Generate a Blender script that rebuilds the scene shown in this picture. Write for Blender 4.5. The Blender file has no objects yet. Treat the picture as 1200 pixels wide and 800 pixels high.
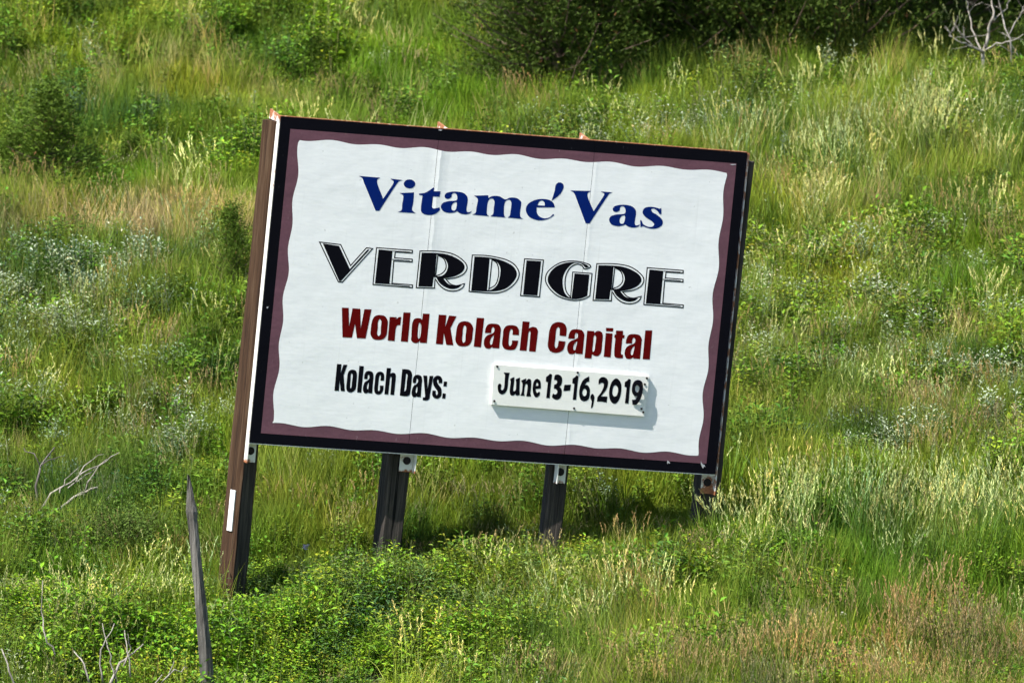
import bpy, math, random
import numpy as np
from mathutils import Vector, Matrix
from mathutils.geometry import tessellate_polygon

# ------------------------------------------------------------------ camera, sky, sun, exposure
scn = bpy.context.scene
col = scn.collection
PITCH = math.radians(6.0)
DIST = 80.0
FPX = 12556.55                      # focal length in pixels of a 1200 px wide frame
FW = Vector((0, math.cos(PITCH), -math.sin(PITCH)))
UP = Vector((0, math.sin(PITCH), math.cos(PITCH)))
RT = Vector((1, 0, 0))
CAM = -DIST * FW
cd = bpy.data.cameras.new('camera')
cam = bpy.data.objects.new('camera', cd)
col.objects.link(cam)
cam.location = CAM
cam.rotation_euler = (math.pi / 2 - PITCH, 0, 0)
cd.sensor_width = 36
cd.lens = FPX * 36 / 1200
cd.clip_start = 1
cd.clip_end = 3000
cd.dof.use_dof = True
cd.dof.focus_distance = DIST
cd.dof.aperture_fstop = 4.0
scn.camera = cam

YAW, LEAN, TIP = math.radians(17.2485), math.radians(5.71587), math.radians(0.58874)
BROT = Matrix.Rotation(YAW, 3, 'Z') @ Matrix.Rotation(TIP, 3, 'X') @ Matrix.Rotation(LEAN, 3, 'Y')
BCEN = RT * -0.088532 + UP * 0.332049
BMAT = Matrix.Translation(BCEN) @ BROT.to_4x4()

# sun: above and to the left of the sign, raking across its face
SUN = (BROT @ Vector((-0.60, -0.18, 0.78))).normalized()
world = bpy.data.worlds.new('World')
scn.world = world
world.use_nodes = True
wn = world.node_tree.nodes
sky = wn.new('ShaderNodeTexSky')
sky.sky_type = 'NISHITA'
sky.sun_disc = False
sky.sun_elevation = math.asin(SUN.z)
sky.sun_rotation = math.atan2(SUN.x, SUN.y)
sky.altitude = 500
bg = wn['Background']
bg.inputs['Strength'].default_value = 0.085
world.node_tree.links.new(sky.outputs['Color'], bg.inputs['Color'])
sl = bpy.data.lights.new('sun', 'SUN')
sl.energy = 4.6
sl.angle = math.radians(0.53)
sl.color = (1.0, 0.955, 0.88)
sun = bpy.data.objects.new('sun', sl)
col.objects.link(sun)
sun.location = (-40, -40, 60)
sun.rotation_euler = SUN.to_track_quat('Z', 'Y').to_euler()
scn.view_settings.view_transform = 'Standard'
scn.view_settings.look = 'None'
scn.view_settings.gamma = 1
scn.view_settings.exposure = 1.22
scn.cycles.debug_use_spatial_splits = True
scn.cycles.use_adaptive_sampling = True
scn.cycles.adaptive_threshold = 0.035
scn.cycles.max_bounces = 4
scn.cycles.diffuse_bounces = 2
scn.cycles.glossy_bounces = 2
scn.cycles.transmission_bounces = 3
scn.cycles.transparent_max_bounces = 4

rng = np.random.default_rng(11)
random.seed(4)

# ------------------------------------------------------------------ helpers
def tag(o, label=None, cat=None, group=None, kind=None):
    if label: o['label'] = label
    if cat: o['category'] = cat
    if group: o['group'] = group
    if kind: o['kind'] = kind
    return o

def empty(name, loc=(0, 0, 0)):
    o = bpy.data.objects.new(name, None)
    o.empty_display_size = 0.2
    o.location = loc
    col.objects.link(o)
    return o

class MB:
    """collects vertices, faces and a colour per vertex"""
    def __init__(s):
        s.v = []; s.f = []; s.c = []
    def add(s, vs, fs, c=(1, 1, 1)):
        b = len(s.v)
        s.v += [tuple(p) for p in vs]
        s.f += [tuple(i + b for i in f) for f in fs]
        s.c += [c] * len(vs)
    def box(s, x0, x1, y0, y1, z0, z1, c=(1, 1, 1)):
        s.add([(x0, y0, z0), (x1, y0, z0), (x1, y1, z0), (x0, y1, z0), (x0, y0, z1), (x1, y0, z1), (x1, y1, z1), (x0, y1, z1)],
              [(0, 3, 2, 1), (4, 5, 6, 7), (0, 1, 5, 4), (1, 2, 6, 5), (2, 3, 7, 6), (3, 0, 4, 7)], c)
    def tube(s, pts, radii, n=6, c=(1, 1, 1), cap=True):
        b = len(s.v); rings = len(pts)
        prev = None
        for i, p in enumerate(pts):
            p = Vector(p)
            d = (Vector(pts[min(i + 1, rings - 1)]) - Vector(pts[max(i - 1, 0)])).normalized()
            a = d.orthogonal().normalized() if prev is None else (prev - d * prev.dot(d)).normalized()
            prev = a
            e = d.cross(a)
            for k in range(n):
                t = 2 * math.pi * k / n
                s.v.append(tuple(p + (a * math.cos(t) + e * math.sin(t)) * radii[i])); s.c.append(c)
        for i in range(rings - 1):
            for k in range(n):
                k2 = (k + 1) % n
                s.f.append((b + i * n + k, b + i * n + k2, b + (i + 1) * n + k2, b + (i + 1) * n + k))
        if cap:
            s.f.append(tuple(b + k for k in range(n))[::-1])
            s.f.append(tuple(b + (rings - 1) * n + k for k in range(n)))
    def mesh(s, name, m=None, smooth=False):
        me = bpy.data.meshes.new(name)
        me.from_pydata(s.v, [], s.f)
        a = me.attributes.new('col', 'FLOAT_COLOR', 'POINT')
        cc = np.ones((len(s.v), 4), np.float32); cc[:, :3] = np.array(s.c, np.float32).reshape(-1, 3)
        a.data.foreach_set('color', cc.ravel())
        if m: me.materials.append(m)
        if smooth: me.polygons.foreach_set('use_smooth', [True] * len(me.polygons))
        me.update()
        return me
    def build(s, name, m=None, parent=None, smooth=False, link=True):
        o = bpy.data.objects.new(name, s.mesh(name, m, smooth))
        if link: col.objects.link(o)
        if parent is not None: o.parent = parent
        return o

def at(px, py, Y):
    """point of the place seen at a photograph pixel, on the vertical plane y = Y"""
    d = FW + RT * ((px - 600) / FPX) + UP * ((400 - py) / FPX)
    return CAM + d * ((Y - CAM.y) / d.y)

def on_ground(px, py):
    a, b = 60.0, 110.0
    d = FW + RT * ((px - 600) / FPX) + UP * ((400 - py) / FPX)
    for _ in range(50):
        m = (a + b) / 2
        p = CAM + d * m
        if p.z > ground(p.x, p.y): a = m
        else: b = m
    return CAM + d * a

# ------------------------------------------------------------------ materials
class Mat:
    def __init__(s, name):
        s.m = bpy.data.materials.new(name); s.m.use_nodes = True
        s.t = s.m.node_tree; s.n = s.t.nodes; s.p = s.n['Principled BSDF']; s.out = s.n['Material Output']
    def new(s, t, **k):
        n = s.n.new(t)
        for a, b in k.items(): setattr(n, a, b)
        return n
    def link(s, a, b): s.t.links.new(a, b)
    def val(s, **k):
        for a, b in k.items(): s.p.inputs[a.replace('_', ' ')].default_value = b
    def coords(s, scale=(1, 1, 1), kind='Object'):
        tc = s.new('ShaderNodeTexCoord'); mp = s.new('ShaderNodeMapping')
        mp.inputs['Scale'].default_value = scale
        s.link(tc.outputs[kind], mp.inputs['Vector'])
        return mp.outputs['Vector']
    def noise(s, vec, scale, detail=4, rough=.6):
        n = s.new('ShaderNodeTexNoise'); s.link(vec, n.inputs['Vector'])
        n.inputs['Scale'].default_value = scale; n.inputs['Detail'].default_value = detail; n.inputs['Roughness'].default_value = rough
        return n.outputs['Fac']
    def ramp(s, fac, *stops):
        r = s.new('ShaderNodeValToRGB'); e = r.color_ramp.elements
        while len(e) < len(stops): e.new(.5)
        for i, (p, c) in enumerate(stops):
            e[i].position = p; e[i].color = (*c, 1) if len(c) == 3 else c
        s.link(fac, r.inputs['Fac'])
        return r.outputs['Color']
    def mix(s, fac, a, b, mode='MIX'):
        n = s.new('ShaderNodeMix', data_type='RGBA', blend_type=mode)
        for v, i in ((fac, 0), (a, 6), (b, 7)):
            if hasattr(v, 'links'): s.link(v, n.inputs[i])
            else: n.inputs[i].default_value = v if i == 0 else (*v, 1)
        return n.outputs[2]
    def math(s, op, a, b=0.0, c=0.0):
        n = s.new('ShaderNodeMath', operation=op)
        for i, v in enumerate((a, b, c)):
            if hasattr(v, 'links'): s.link(v, n.inputs[i])
            else: n.inputs[i].default_value = v
        return n.outputs[0]
    def bump(s, h, strength, dist=.01):
        b = s.new('ShaderNodeBump'); b.inputs['Strength'].default_value = strength; b.inputs['Distance'].default_value = dist
        s.link(h, b.inputs['Height']); s.link(b.outputs['Normal'], s.p.inputs['Normal'])
    def base(s, c): s.link(c, s.p.inputs['Base Color'])

def paint(name, c, rough=.5, vary=.12, wrinkle=.25, fade=None, spec=.03):
    """sun-aged vinyl or sign paint: faint blotches, fine woven relief"""
    k = Mat(name); k.val(Roughness=rough)
    k.p.inputs['Specular IOR Level'].default_value = spec
    v = k.coords()
    n1 = k.noise(v, 2.3, 5); n2 = k.noise(v, 40, 3)
    a = tuple(x * (1 - vary) for x in c); b = tuple(min(1, x * (1 + vary * .4)) for x in c)
    f = k.math('ADD', k.math('MULTIPLY', n1, .6), k.math('MULTIPLY', n2, .4))
    cc = k.ramp(f, (.32, a), (.66, b))
    if fade:
        sc = k.noise(k.coords((1, 1, .25)), 55, 3, .7)
        cc = k.mix(k.ramp(sc, (.66, (0, 0, 0)), (.76, (1, 1, 1))), cc, fade)
    k.base(cc)
    w = k.noise(k.coords((1, 1, 2.2)), 3.2, 3, .5)
    w2 = k.noise(k.coords((3, 1, 1)), 30, 2)
    k.bump(k.math('ADD', k.math('MULTIPLY', w, 1.0), k.math('MULTIPLY', w2, .12)), wrinkle, .02)
    return k.m

# ------------------------------------------------------------------ terrain
def ground(x, y):
    """height of the hillside (works on numbers and numpy arrays)"""
    y = np.asarray(y, float); x = np.asarray(x, float)
    up_ = np.where(y > -6, .205 * y + .0012 * np.clip(y, 0, 40) ** 2, 0)
    t = np.clip((-6 - y), 0, 14)
    low = .205 * -6 - .205 * t + .205 * t * t / 28
    z = -1.84 + np.where(y > -6, up_, low)
    far = np.clip((y - 60) / 60, 0, 1)
    z = z - far * far * (.205 * (y - 60)) * .8
    fade = np.clip((y + 12) / 8, 0, 1)
    b = (.10 * np.sin(x * .9 + y * .35 + 1) + .09 * np.sin(x * .45 - y * .75 + 2.2) + .05 * np.sin(x * 1.9 + .4) * np.sin(y * 1.3)
         + .030 * np.sin(x * 3.7 + y * 2.9) + .03 * np.sin(x * 2.3 - y * 4.1 + 1.1))
    near = np.clip(np.hypot(x, y * .8) / 3.0, .15, 1)
    return z + b * fade * near

def build_ground():
    xs = np.concatenate([-np.geomspace(900, 14, 16), np.linspace(-12, 12, 97), np.geomspace(14, 900, 16)])
    ys = np.concatenate([-np.geomspace(700, 14, 18), np.linspace(-12, 30, 169), np.geomspace(32, 1500, 24)])
    X, Y = np.meshgrid(xs, ys)
    Z = ground(X, Y)
    m = MB(); m.v = [tuple(p) for p in np.stack([X.ravel(), Y.ravel(), Z.ravel()], 1)]
    nx = len(xs)
    m.f = [(j * nx + i, j * nx + i + 1, (j + 1) * nx + i + 1, (j + 1) * nx + i) for j in range(len(ys) - 1) for i in range(nx - 1)]
    m.c = [(1, 1, 1)] * len(m.v)
    k = Mat('hillside_soil_and_thatch'); k.val(Roughness=.95)
    v = k.coords()
    a = k.ramp(k.noise(v, .45, 6), (.35, (.06, .085, .022)), (.55, (.10, .115, .035)), (.7, (.15, .13, .06)))
    b = k.ramp(k.noise(v, 14, 5, .7), (.3, (.05, .07, .02)), (.7, (.17, .15, .075)))
    k.base(k.mix(.5, a, b)); k.bump(k.noise(v, 9, 6, .7), .9, .15)
    tag(m.build('ground', k.m, smooth=True), kind='structure')
build_ground()
GLYPHS = {
 'vitame': [
  ['-1189,822 -1023,821 ~-1043,807 ~-1044,786 -985,666 -922,776 ~-916,799 -945,820 -846,816 ~-875,805 ~-892,781 -1006,575 -1034,573 -1145,775 ~-1161,806'],
  ['~-796,825 ~-763,817 ~-747,795 ~-758,770 ~-789,758 ~-821,766 ~-837,788 ~-826,813'],
  ['-861,718 -751,731 ~-749,657 ~-752,600 -722,577 -863,576 ~-836,590 ~-833,638 ~-833,702'],
  ['-712,725 ~-668,734 ~-633,755 -606,778 -597,776 -600,751 -545,754 -549,713 -602,711 -603,636 ~-590,623 ~-567,626 -541,634 -536,615 ~-563,588 ~-608,572 ~-655,575 ~-680,592 ~-685,617 -682,713 -709,715'],
  ['-286,626 ~-301,607 ~-337,596 ~-377,601 -402,615 ~-424,604 ~-464,598 ~-512,610 ~-532,641 ~-521,667 ~-479,685 ~-414,698 ~-411,720 ~-422,742 ~-439,749 ~-455,739 ~-457,717 ~-481,702 ~-505,708 ~-511,723 ~-502,742 ~-467,756 ~-420,761 ~-366,754 ~-336,732 ~-328,707 ~-330,630 ~-322,615 ~-305,616', '~-414,682 ~-438,673 ~-450,647 ~-443,622 ~-422,619 ~-412,634'],
  ['-281,741 -172,752 -169,731 ~-138,748 ~-85,750 ~-36,731 ~3,747 ~56,745 ~89,721 ~91,699 ~89,635 ~98,606 120,594 -5,596 ~10,610 ~14,649 ~14,706 ~1,728 ~-22,726 ~-37,706 ~-38,638 ~-31,607 -19,595 -141,596 ~-121,613 ~-119,658 ~-119,709 ~-136,729 ~-159,723 ~-170,699 ~-172,641 ~-167,610 -149,596 -283,598 ~-258,613 ~-254,655 ~-252,719'],
  ['357,699 ~343,730 ~311,750 ~250,755 ~185,738 ~141,703 ~132,663 ~157,620 ~206,598 ~260,594 ~312,609 ~350,634 ~358,643 348,648 ~324,623 ~285,612 ~243,623 ~220,651 215,689', '220,705 ~229,731 ~251,743 ~271,731 277,706'],
  ['326,746 ~343,826 ~347,868 ~367,887 ~398,882 ~410,860 ~398,818 ~368,780'],
 ],
 'vas': [
  ['463,834 627,842 ~603,823 ~603,804 663,692 729,810 ~733,829 703,844 799,844 ~773,832 ~756,805 641,599 610,598 507,800 ~492,821'],
  ['1039,622 ~1024,602 ~988,592 ~947,597 922,611 ~899,600 ~860,594 ~811,606 ~791,637 ~802,664 ~844,681 ~910,694 ~913,717 ~902,739 ~884,746 ~868,736 ~866,713 ~842,699 ~818,705 ~811,719 ~821,739 ~857,753 ~903,758 ~958,751 ~989,729 ~997,704 ~995,626 ~1003,611 ~1020,612', '~910,678 ~885,670 ~873,643 ~881,618 ~901,615 ~912,630'],
  ['1192,756 1197,708 1185,707 ~1162,732 ~1133,746 ~1114,741 ~1122,722 ~1165,700 ~1210,664 ~1213,632 ~1182,604 ~1136,594 ~1088,601 ~1060,608 1044,597 1035,652 1045,652 ~1065,622 ~1107,607 ~1137,611 ~1149,628 ~1130,649 ~1073,680 ~1048,710 ~1059,743 ~1098,757 ~1146,756 ~1180,749'],
 ],
 'verdigre_outer': [
  ['-1451,314 -1276,306 -1186,159 -1079,296 -1020,294 -1236,20 -1272,22'],
  ['-1003,303 -715,303 -714,276 -847,274 -848,238 -710,237 -708,209 -852,207 -849,47 -689,46 -687,18 -1003,20'],
  ['-664,302 ~-548,310 ~-474,309 ~-400,298 ~-329,265 ~-284,223 ~-278,191 ~-298,152 ~-354,119 -429,101 ~-397,74 ~-356,65 -284,85 ~-294,52 ~-331,24 ~-384,14 ~-438,23 ~-488,55 -519,91 -515,26 -665,20', '-514,272 ~-475,254 ~-453,218 ~-451,179 ~-477,145 -516,127'],
  ['-254,301 ~-146,305 ~-55,298 ~31,281 ~95,247 ~133,188 ~120,127 ~60,61 ~-17,27 ~-90,20 -252,21', '-89,269 ~-60,252 ~-39,208 ~-36,144 ~-50,92 -91,60'],
  ['156,302 312,304 310,18 153,18'],
  ['546,45 543,230 703,230 703,55 ~662,29 ~596,12 ~529,14 ~445,37 ~373,90 ~337,145 ~341,203 ~383,254 ~446,294 ~511,310 ~585,312 ~647,302 ~678,291 ~688,276 ~665,258 ~635,253 ~609,277 ~575,284 ~530,258 ~502,202 ~499,137 ~515,80'],
  ['725,306 ~842,314 ~917,313 ~992,302 ~1063,268 ~1109,226 ~1115,195 ~1095,155 ~1038,121 962,103 ~995,77 ~1037,68 1109,88 ~1099,55 ~1061,26 ~1008,16 ~953,25 ~903,57 872,94 876,28 724,22', '877,276 ~916,258 ~938,221 ~940,182 ~914,148 875,129'],
  ['1124,304 1417,303 1419,276 1283,274 1282,237 1423,236 1425,209 1279,207 1282,46 1445,44 1446,16 1126,18'],
 ],
 'verdigre_fill': [
  ['-1418,302 -1290,292 -1190,127 -1068,281 -1052,281 -1248,32 -1264,32'],
  ['-982,288 -873,286 -872,34 -985,33'],
  ['-875,286 -739,288 -738,283 -875,281'],
  ['-872,224 -732,224 -732,220 -872,219'],
  ['-872,39 -713,34 -712,29 -872,34'],
  ['-646,288 ~-539,293 ~-452,289 ~-369,265 ~-312,228 ~-301,196 ~-319,163 ~-369,131 -457,105 ~-416,70 ~-362,59 -312,66 ~-340,43 ~-386,33 ~-433,43 ~-483,71 -514,111 -534,111 -537,39 -646,34', '-528,281 ~-469,261 ~-434,212 ~-439,161 ~-469,128 -525,118'],
  ['-233,288 ~-138,290 ~-57,283 ~26,261 ~87,227 ~111,180 ~99,135 ~45,73 ~-19,46 ~-91,35 -232,31', '-113,279 ~-62,265 ~-25,222 ~-20,152 ~-36,87 ~-73,52 -109,44'],
  ['176,288 291,290 288,31 176,30'],
  ['557,32 561,217 679,217 679,56 ~634,34 ~581,24 ~520,29 ~450,53 ~385,103 ~356,153 ~367,205 ~409,256 ~467,286 ~526,300 ~593,301 ~648,289 ~668,275 ~644,266 ~622,284 ~593,297 ~547,292 ~504,253 ~476,193 ~476,135 ~496,73 ~526,42'],
  ['743,292 ~851,297 ~939,293 ~1023,269 ~1081,231 ~1092,199 ~1074,166 ~1023,133 935,108 ~976,72 ~1031,61 1081,68 ~1053,45 ~1006,35 ~958,45 ~908,74 877,113 857,113 854,41 743,36', '862,285 ~922,265 ~957,216 ~952,164 ~922,131 865,120'],
  ['1146,288 1257,286 1259,32 1144,31'],
  ['1255,286 1393,288 1394,283 1255,281'],
  ['1258,224 1400,224 1401,219 1258,219'],
  ['1258,38 1420,32 1421,28 1259,32'],
 ],
 'world': [
  ['-1222,-165 -1169,-163 -1152,-299 -1139,-164 -1078,-164 -1061,-309 -1047,-164 -991,-162 -1015,-382 -1083,-384 -1108,-280 -1122,-383 -1195,-385'],
  ['~-926,-199 ~-882,-206 ~-857,-240 ~-854,-285 ~-857,-349 ~-878,-376 ~-913,-386 ~-954,-381 ~-979,-351 ~-982,-300 ~-977,-242 ~-961,-212', '~-919,-230 ~-907,-243 ~-905,-295 ~-904,-346 ~-916,-357 ~-928,-344 ~-929,-296 ~-930,-245'],
  ['-845,-208 -790,-206 -790,-221 ~-775,-205 -755,-202 -756,-264 ~-779,-268 ~-787,-286 -789,-386 -842,-385'],
  ['-742,-167 -686,-165 -685,-385 -740,-384'],
  ['-590,-165 -537,-164 -537,-383 -590,-384 -593,-369 ~-607,-386 ~-636,-388 ~-660,-371 ~-662,-342 ~-664,-239 ~-651,-210 ~-625,-202 ~-605,-203 -591,-212', '~-607,-235 ~-596,-248 ~-594,-344 ~-603,-357 ~-611,-345 ~-614,-249'],
 ],
 'kolach': [
  ['-466,-165 -406,-164 -406,-254 -385,-166 -326,-167 -364,-260 -329,-386 -384,-386 -412,-299 -410,-385 -466,-385'],
  ['~-261,-200 ~-217,-207 ~-190,-239 ~-187,-283 ~-191,-348 ~-210,-378 ~-249,-389 ~-289,-384 ~-314,-356 ~-317,-299 ~-312,-241 ~-297,-213', '~-255,-230 ~-242,-246 ~-241,-300 ~-241,-351 ~-251,-362 ~-263,-348 ~-265,-295 ~-265,-247'],
  ['-168,-167 -110,-166 -112,-386 -169,-385'],
  ['-93,-277 ~-90,-241 ~-73,-211 ~-30,-202 ~11,-209 ~29,-236 ~30,-269 31,-385 -23,-385 -22,-375 ~-44,-391 ~-75,-388 ~-92,-360 ~-89,-315 ~-68,-291 ~-33,-276 ~-21,-262 ~-23,-237 ~-34,-229 ~-43,-241 -43,-275', '~-21,-291 ~-39,-312 ~-46,-338 ~-41,-360 ~-29,-359 ~-25,-337'],
  ['175,-275 124,-276 ~122,-243 ~111,-234 ~102,-247 ~99,-302 ~102,-347 ~114,-361 ~124,-349 126,-317 174,-316 ~170,-349 ~153,-382 ~113,-391 ~69,-382 ~51,-351 ~50,-293 ~51,-241 ~68,-214 ~104,-204 ~148,-209 ~170,-233'],
  ['193,-169 248,-169 247,-218 ~276,-205 ~306,-211 ~320,-232 321,-255 318,-390 266,-390 264,-252 ~255,-237 248,-253 246,-389 192,-388'],
 ],
 'capital': [
  ['545,-258 493,-256 ~487,-202 ~476,-193 ~465,-206 ~463,-290 ~463,-335 ~474,-353 ~485,-343 490,-295 544,-297 ~541,-330 ~528,-366 ~483,-387 ~435,-379 ~410,-345 ~408,-288 ~411,-217 ~430,-173 ~475,-155 ~520,-164 ~542,-195'],
  ['563,-274 ~566,-239 ~583,-208 ~626,-199 ~667,-206 ~686,-234 ~687,-266 688,-383 634,-383 634,-373 ~612,-388 ~582,-386 ~564,-358 ~567,-313 ~588,-289 ~624,-273 ~636,-260 ~633,-234 ~622,-226 ~613,-239 614,-272', '~635,-289 ~617,-309 ~610,-335 ~616,-358 ~627,-357 ~631,-334'],
  ['706,-204 762,-204 762,-218 ~787,-200 ~821,-208 ~832,-233 ~833,-291 ~831,-362 ~813,-387 ~786,-390 762,-378 760,-412 706,-412', '~769,-234 ~780,-246 ~780,-301 ~777,-352 ~768,-361 ~762,-347 ~762,-283 ~762,-244'],
  ['851,-173 909,-171 908,-197 854,-198'],
  ['853,-212 907,-212 911,-392 856,-391'],
  ['932,-187 988,-186 990,-217 1003,-217 1002,-242 988,-242 988,-351 ~993,-365 1006,-364 1007,-392 ~969,-394 ~944,-386 ~936,-361 933,-244 924,-242 924,-219 934,-218'],
  ['1018,-279 ~1021,-243 ~1038,-213 ~1081,-204 ~1122,-211 ~1141,-238 ~1142,-271 1143,-388 1089,-388 1089,-378 ~1067,-393 ~1036,-391 ~1018,-363 ~1022,-318 ~1043,-294 ~1078,-278 ~1091,-264 ~1088,-239 ~1077,-231 ~1068,-243 1068,-277', '~1090,-294 ~1072,-314 ~1065,-340 ~1070,-363 ~1082,-362 ~1086,-339'],
  ['1162,-170 1217,-167 1220,-387 1164,-388'],
 ],
 'kolach_small': [
  ['-1217,-586 -1182,-586 -1182,-651 -1167,-588 -1136,-587 -1157,-669 -1136,-786 -1168,-786 -1184,-709 -1182,-786 -1217,-788'],
  ['~-1092,-620 ~-1066,-628 ~-1055,-652 ~-1053,-705 ~-1057,-768 ~-1089,-792 ~-1117,-784 ~-1127,-763 ~-1128,-700 ~-1126,-647 ~-1113,-627', '~-1096,-648 ~-1088,-659 ~-1088,-717 ~-1089,-755 ~-1095,-761 ~-1099,-747 ~-1100,-699 ~-1101,-655'],
  ['-1043,-588 -1007,-589 -1008,-788 -1041,-787'],
  ['-996,-684 ~-996,-648 ~-984,-627 ~-962,-621 ~-936,-630 ~-926,-653 ~-925,-711 -922,-787 -953,-787 -953,-780 ~-967,-791 ~-988,-785 ~-997,-764 ~-996,-730 ~-986,-705 ~-967,-692 ~-956,-674 ~-960,-653 ~-967,-651 ~-970,-663 -970,-685', '~-958,-708 ~-967,-728 ~-966,-752 ~-959,-759 ~-956,-746'],
  ['-840,-686 -869,-687 ~-869,-654 ~-875,-647 ~-880,-660 ~-882,-722 ~-880,-761 ~-872,-766 ~-867,-757 -869,-724 -840,-723 ~-840,-758 ~-853,-784 ~-877,-793 ~-900,-784 ~-910,-758 ~-911,-700 ~-909,-647 ~-896,-627 ~-872,-620 ~-848,-633 ~-842,-657'],
  ['-829,-590 -795,-589 -797,-630 ~-779,-622 ~-759,-627 -751,-648 -751,-788 -781,-788 -783,-665 ~-789,-651 -796,-668 -797,-788 -827,-788'],
 ],
 'days': [
  ['-708,-590 ~-674,-589 ~-644,-596 ~-628,-622 ~-626,-670 ~-627,-747 ~-632,-781 ~-659,-791 -707,-788', '-674,-621 ~-663,-629 ~-663,-677 ~-664,-744 -676,-759'],
  ['-616,-687 ~-616,-651 ~-603,-630 ~-581,-624 ~-555,-633 ~-546,-656 ~-545,-714 -542,-790 -573,-790 -573,-783 ~-587,-794 ~-607,-788 ~-617,-767 ~-615,-733 ~-605,-708 ~-587,-695 ~-576,-678 ~-580,-656 ~-587,-654 ~-590,-666 -590,-688', '~-578,-711 ~-586,-731 ~-586,-755 ~-579,-762 ~-575,-750'],
  ['-539,-626 -509,-626 -496,-724 -490,-626 -461,-625 -472,-765 ~-475,-799 ~-491,-812 -526,-811 -525,-788 ~-511,-789 -510,-777'],
  ['-387,-675 -415,-676 ~-417,-656 ~-425,-649 ~-429,-659 ~-417,-684 ~-391,-712 ~-384,-740 ~-387,-774 ~-408,-792 ~-436,-789 ~-455,-769 -456,-733 -430,-734 ~-428,-757 ~-421,-767 ~-413,-756 ~-419,-733 ~-444,-706 ~-459,-673 ~-456,-639 ~-431,-620 ~-403,-626 ~-388,-649'],
  ['-375,-660 -349,-660 -350,-698 -375,-697'],
  ['-375,-749 -350,-750 -350,-788 -376,-788'],
 ],
 'june': [
  ['76,-560 126,-558 121,-573 ~119,-607 ~118,-681 ~103,-713 ~81,-725 ~56,-713 ~43,-683 ~44,-652 ~55,-644 ~68,-653 ~68,-684 ~78,-693 ~89,-683 90,-581 86,-573'],
  ['131,-607 ~147,-594 165,-589 ~166,-638 ~165,-683 ~170,-695 ~183,-687 183,-631 176,-606 ~194,-594 209,-590 ~214,-674 220,-719 ~199,-726 187,-721 187,-710 ~170,-727 ~149,-724 ~139,-702 139,-623'],
  ['219,-612 ~242,-599 259,-592 258,-615 ~276,-594 ~294,-598 ~301,-629 302,-702 310,-724 272,-727 ~275,-670 ~272,-639 ~260,-634 ~253,-655 253,-705 260,-723 225,-724 ~234,-695 233,-633'],
  ['380,-660 ~376,-624 ~365,-599 ~343,-589 ~322,-605 ~315,-650 ~322,-695 ~343,-727 ~361,-726 ~376,-708 377,-688 ~365,-686 ~355,-696 ~344,-682 340,-666', '340,-643 ~341,-623 ~348,-617 ~357,-631 356,-641'],
 ],
 'dates': [
  ['412,-571 ~431,-555 439,-543 457,-549 455,-641 456,-728 429,-728 430,-609 413,-605'],
  ['476,-572 ~481,-552 ~507,-546 ~532,-560 ~541,-590 ~536,-624 525,-636 ~541,-652 ~547,-680 ~542,-717 ~515,-736 ~487,-729 473,-719 478,-690 ~496,-697 ~510,-688 ~511,-671 ~497,-655 481,-653 481,-625 ~499,-615 ~503,-598 ~491,-588 478,-591'],
  ['562,-620 613,-615 610,-660 558,-667'],
  ['621,-569 ~640,-554 648,-542 666,-548 664,-640 666,-727 638,-727 639,-608 622,-604'],
  ['749,-542 755,-582 ~736,-589 723,-610 ~741,-609 ~761,-630 ~768,-669 ~761,-715 ~733,-733 ~703,-724 ~685,-686 ~686,-624 ~707,-572', '~723,-638 ~739,-651 ~741,-682 ~729,-695 ~713,-684 ~709,-656'],
  ['~789,-672 ~805,-689 ~806,-729 ~799,-774 788,-783 ~788,-752 ~788,-727 ~776,-708 ~778,-682'],
 ],
 'year': [
  ['830,-600 ~828,-563 ~846,-544 ~876,-543 ~899,-564 ~902,-598 ~894,-632 858,-686 908,-685 907,-731 ~865,-726 830,-728 830,-696 ~857,-652 ~871,-611 ~867,-589 ~853,-585'],
  ['~964,-544 ~999,-569 ~1012,-619 ~1008,-681 ~989,-725 ~964,-735 ~935,-714 ~919,-665 ~921,-608 ~937,-564', '~965,-596 ~984,-615 ~987,-649 ~978,-675 ~962,-681 ~946,-663 ~944,-629 ~951,-603'],
  ['1034,-568 ~1053,-552 1061,-540 1079,-546 1077,-638 1079,-726 1051,-726 1052,-606 1035,-602'],
  ['~1133,-543 ~1160,-552 ~1173,-585 ~1175,-630 ~1163,-688 ~1138,-729 1111,-734 1103,-697 ~1128,-690 1140,-667 ~1119,-665 ~1099,-641 ~1094,-596 ~1108,-556', '~1131,-582 ~1146,-596 ~1147,-621 ~1135,-638 ~1120,-623 ~1119,-597'],
 ],
}

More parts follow.
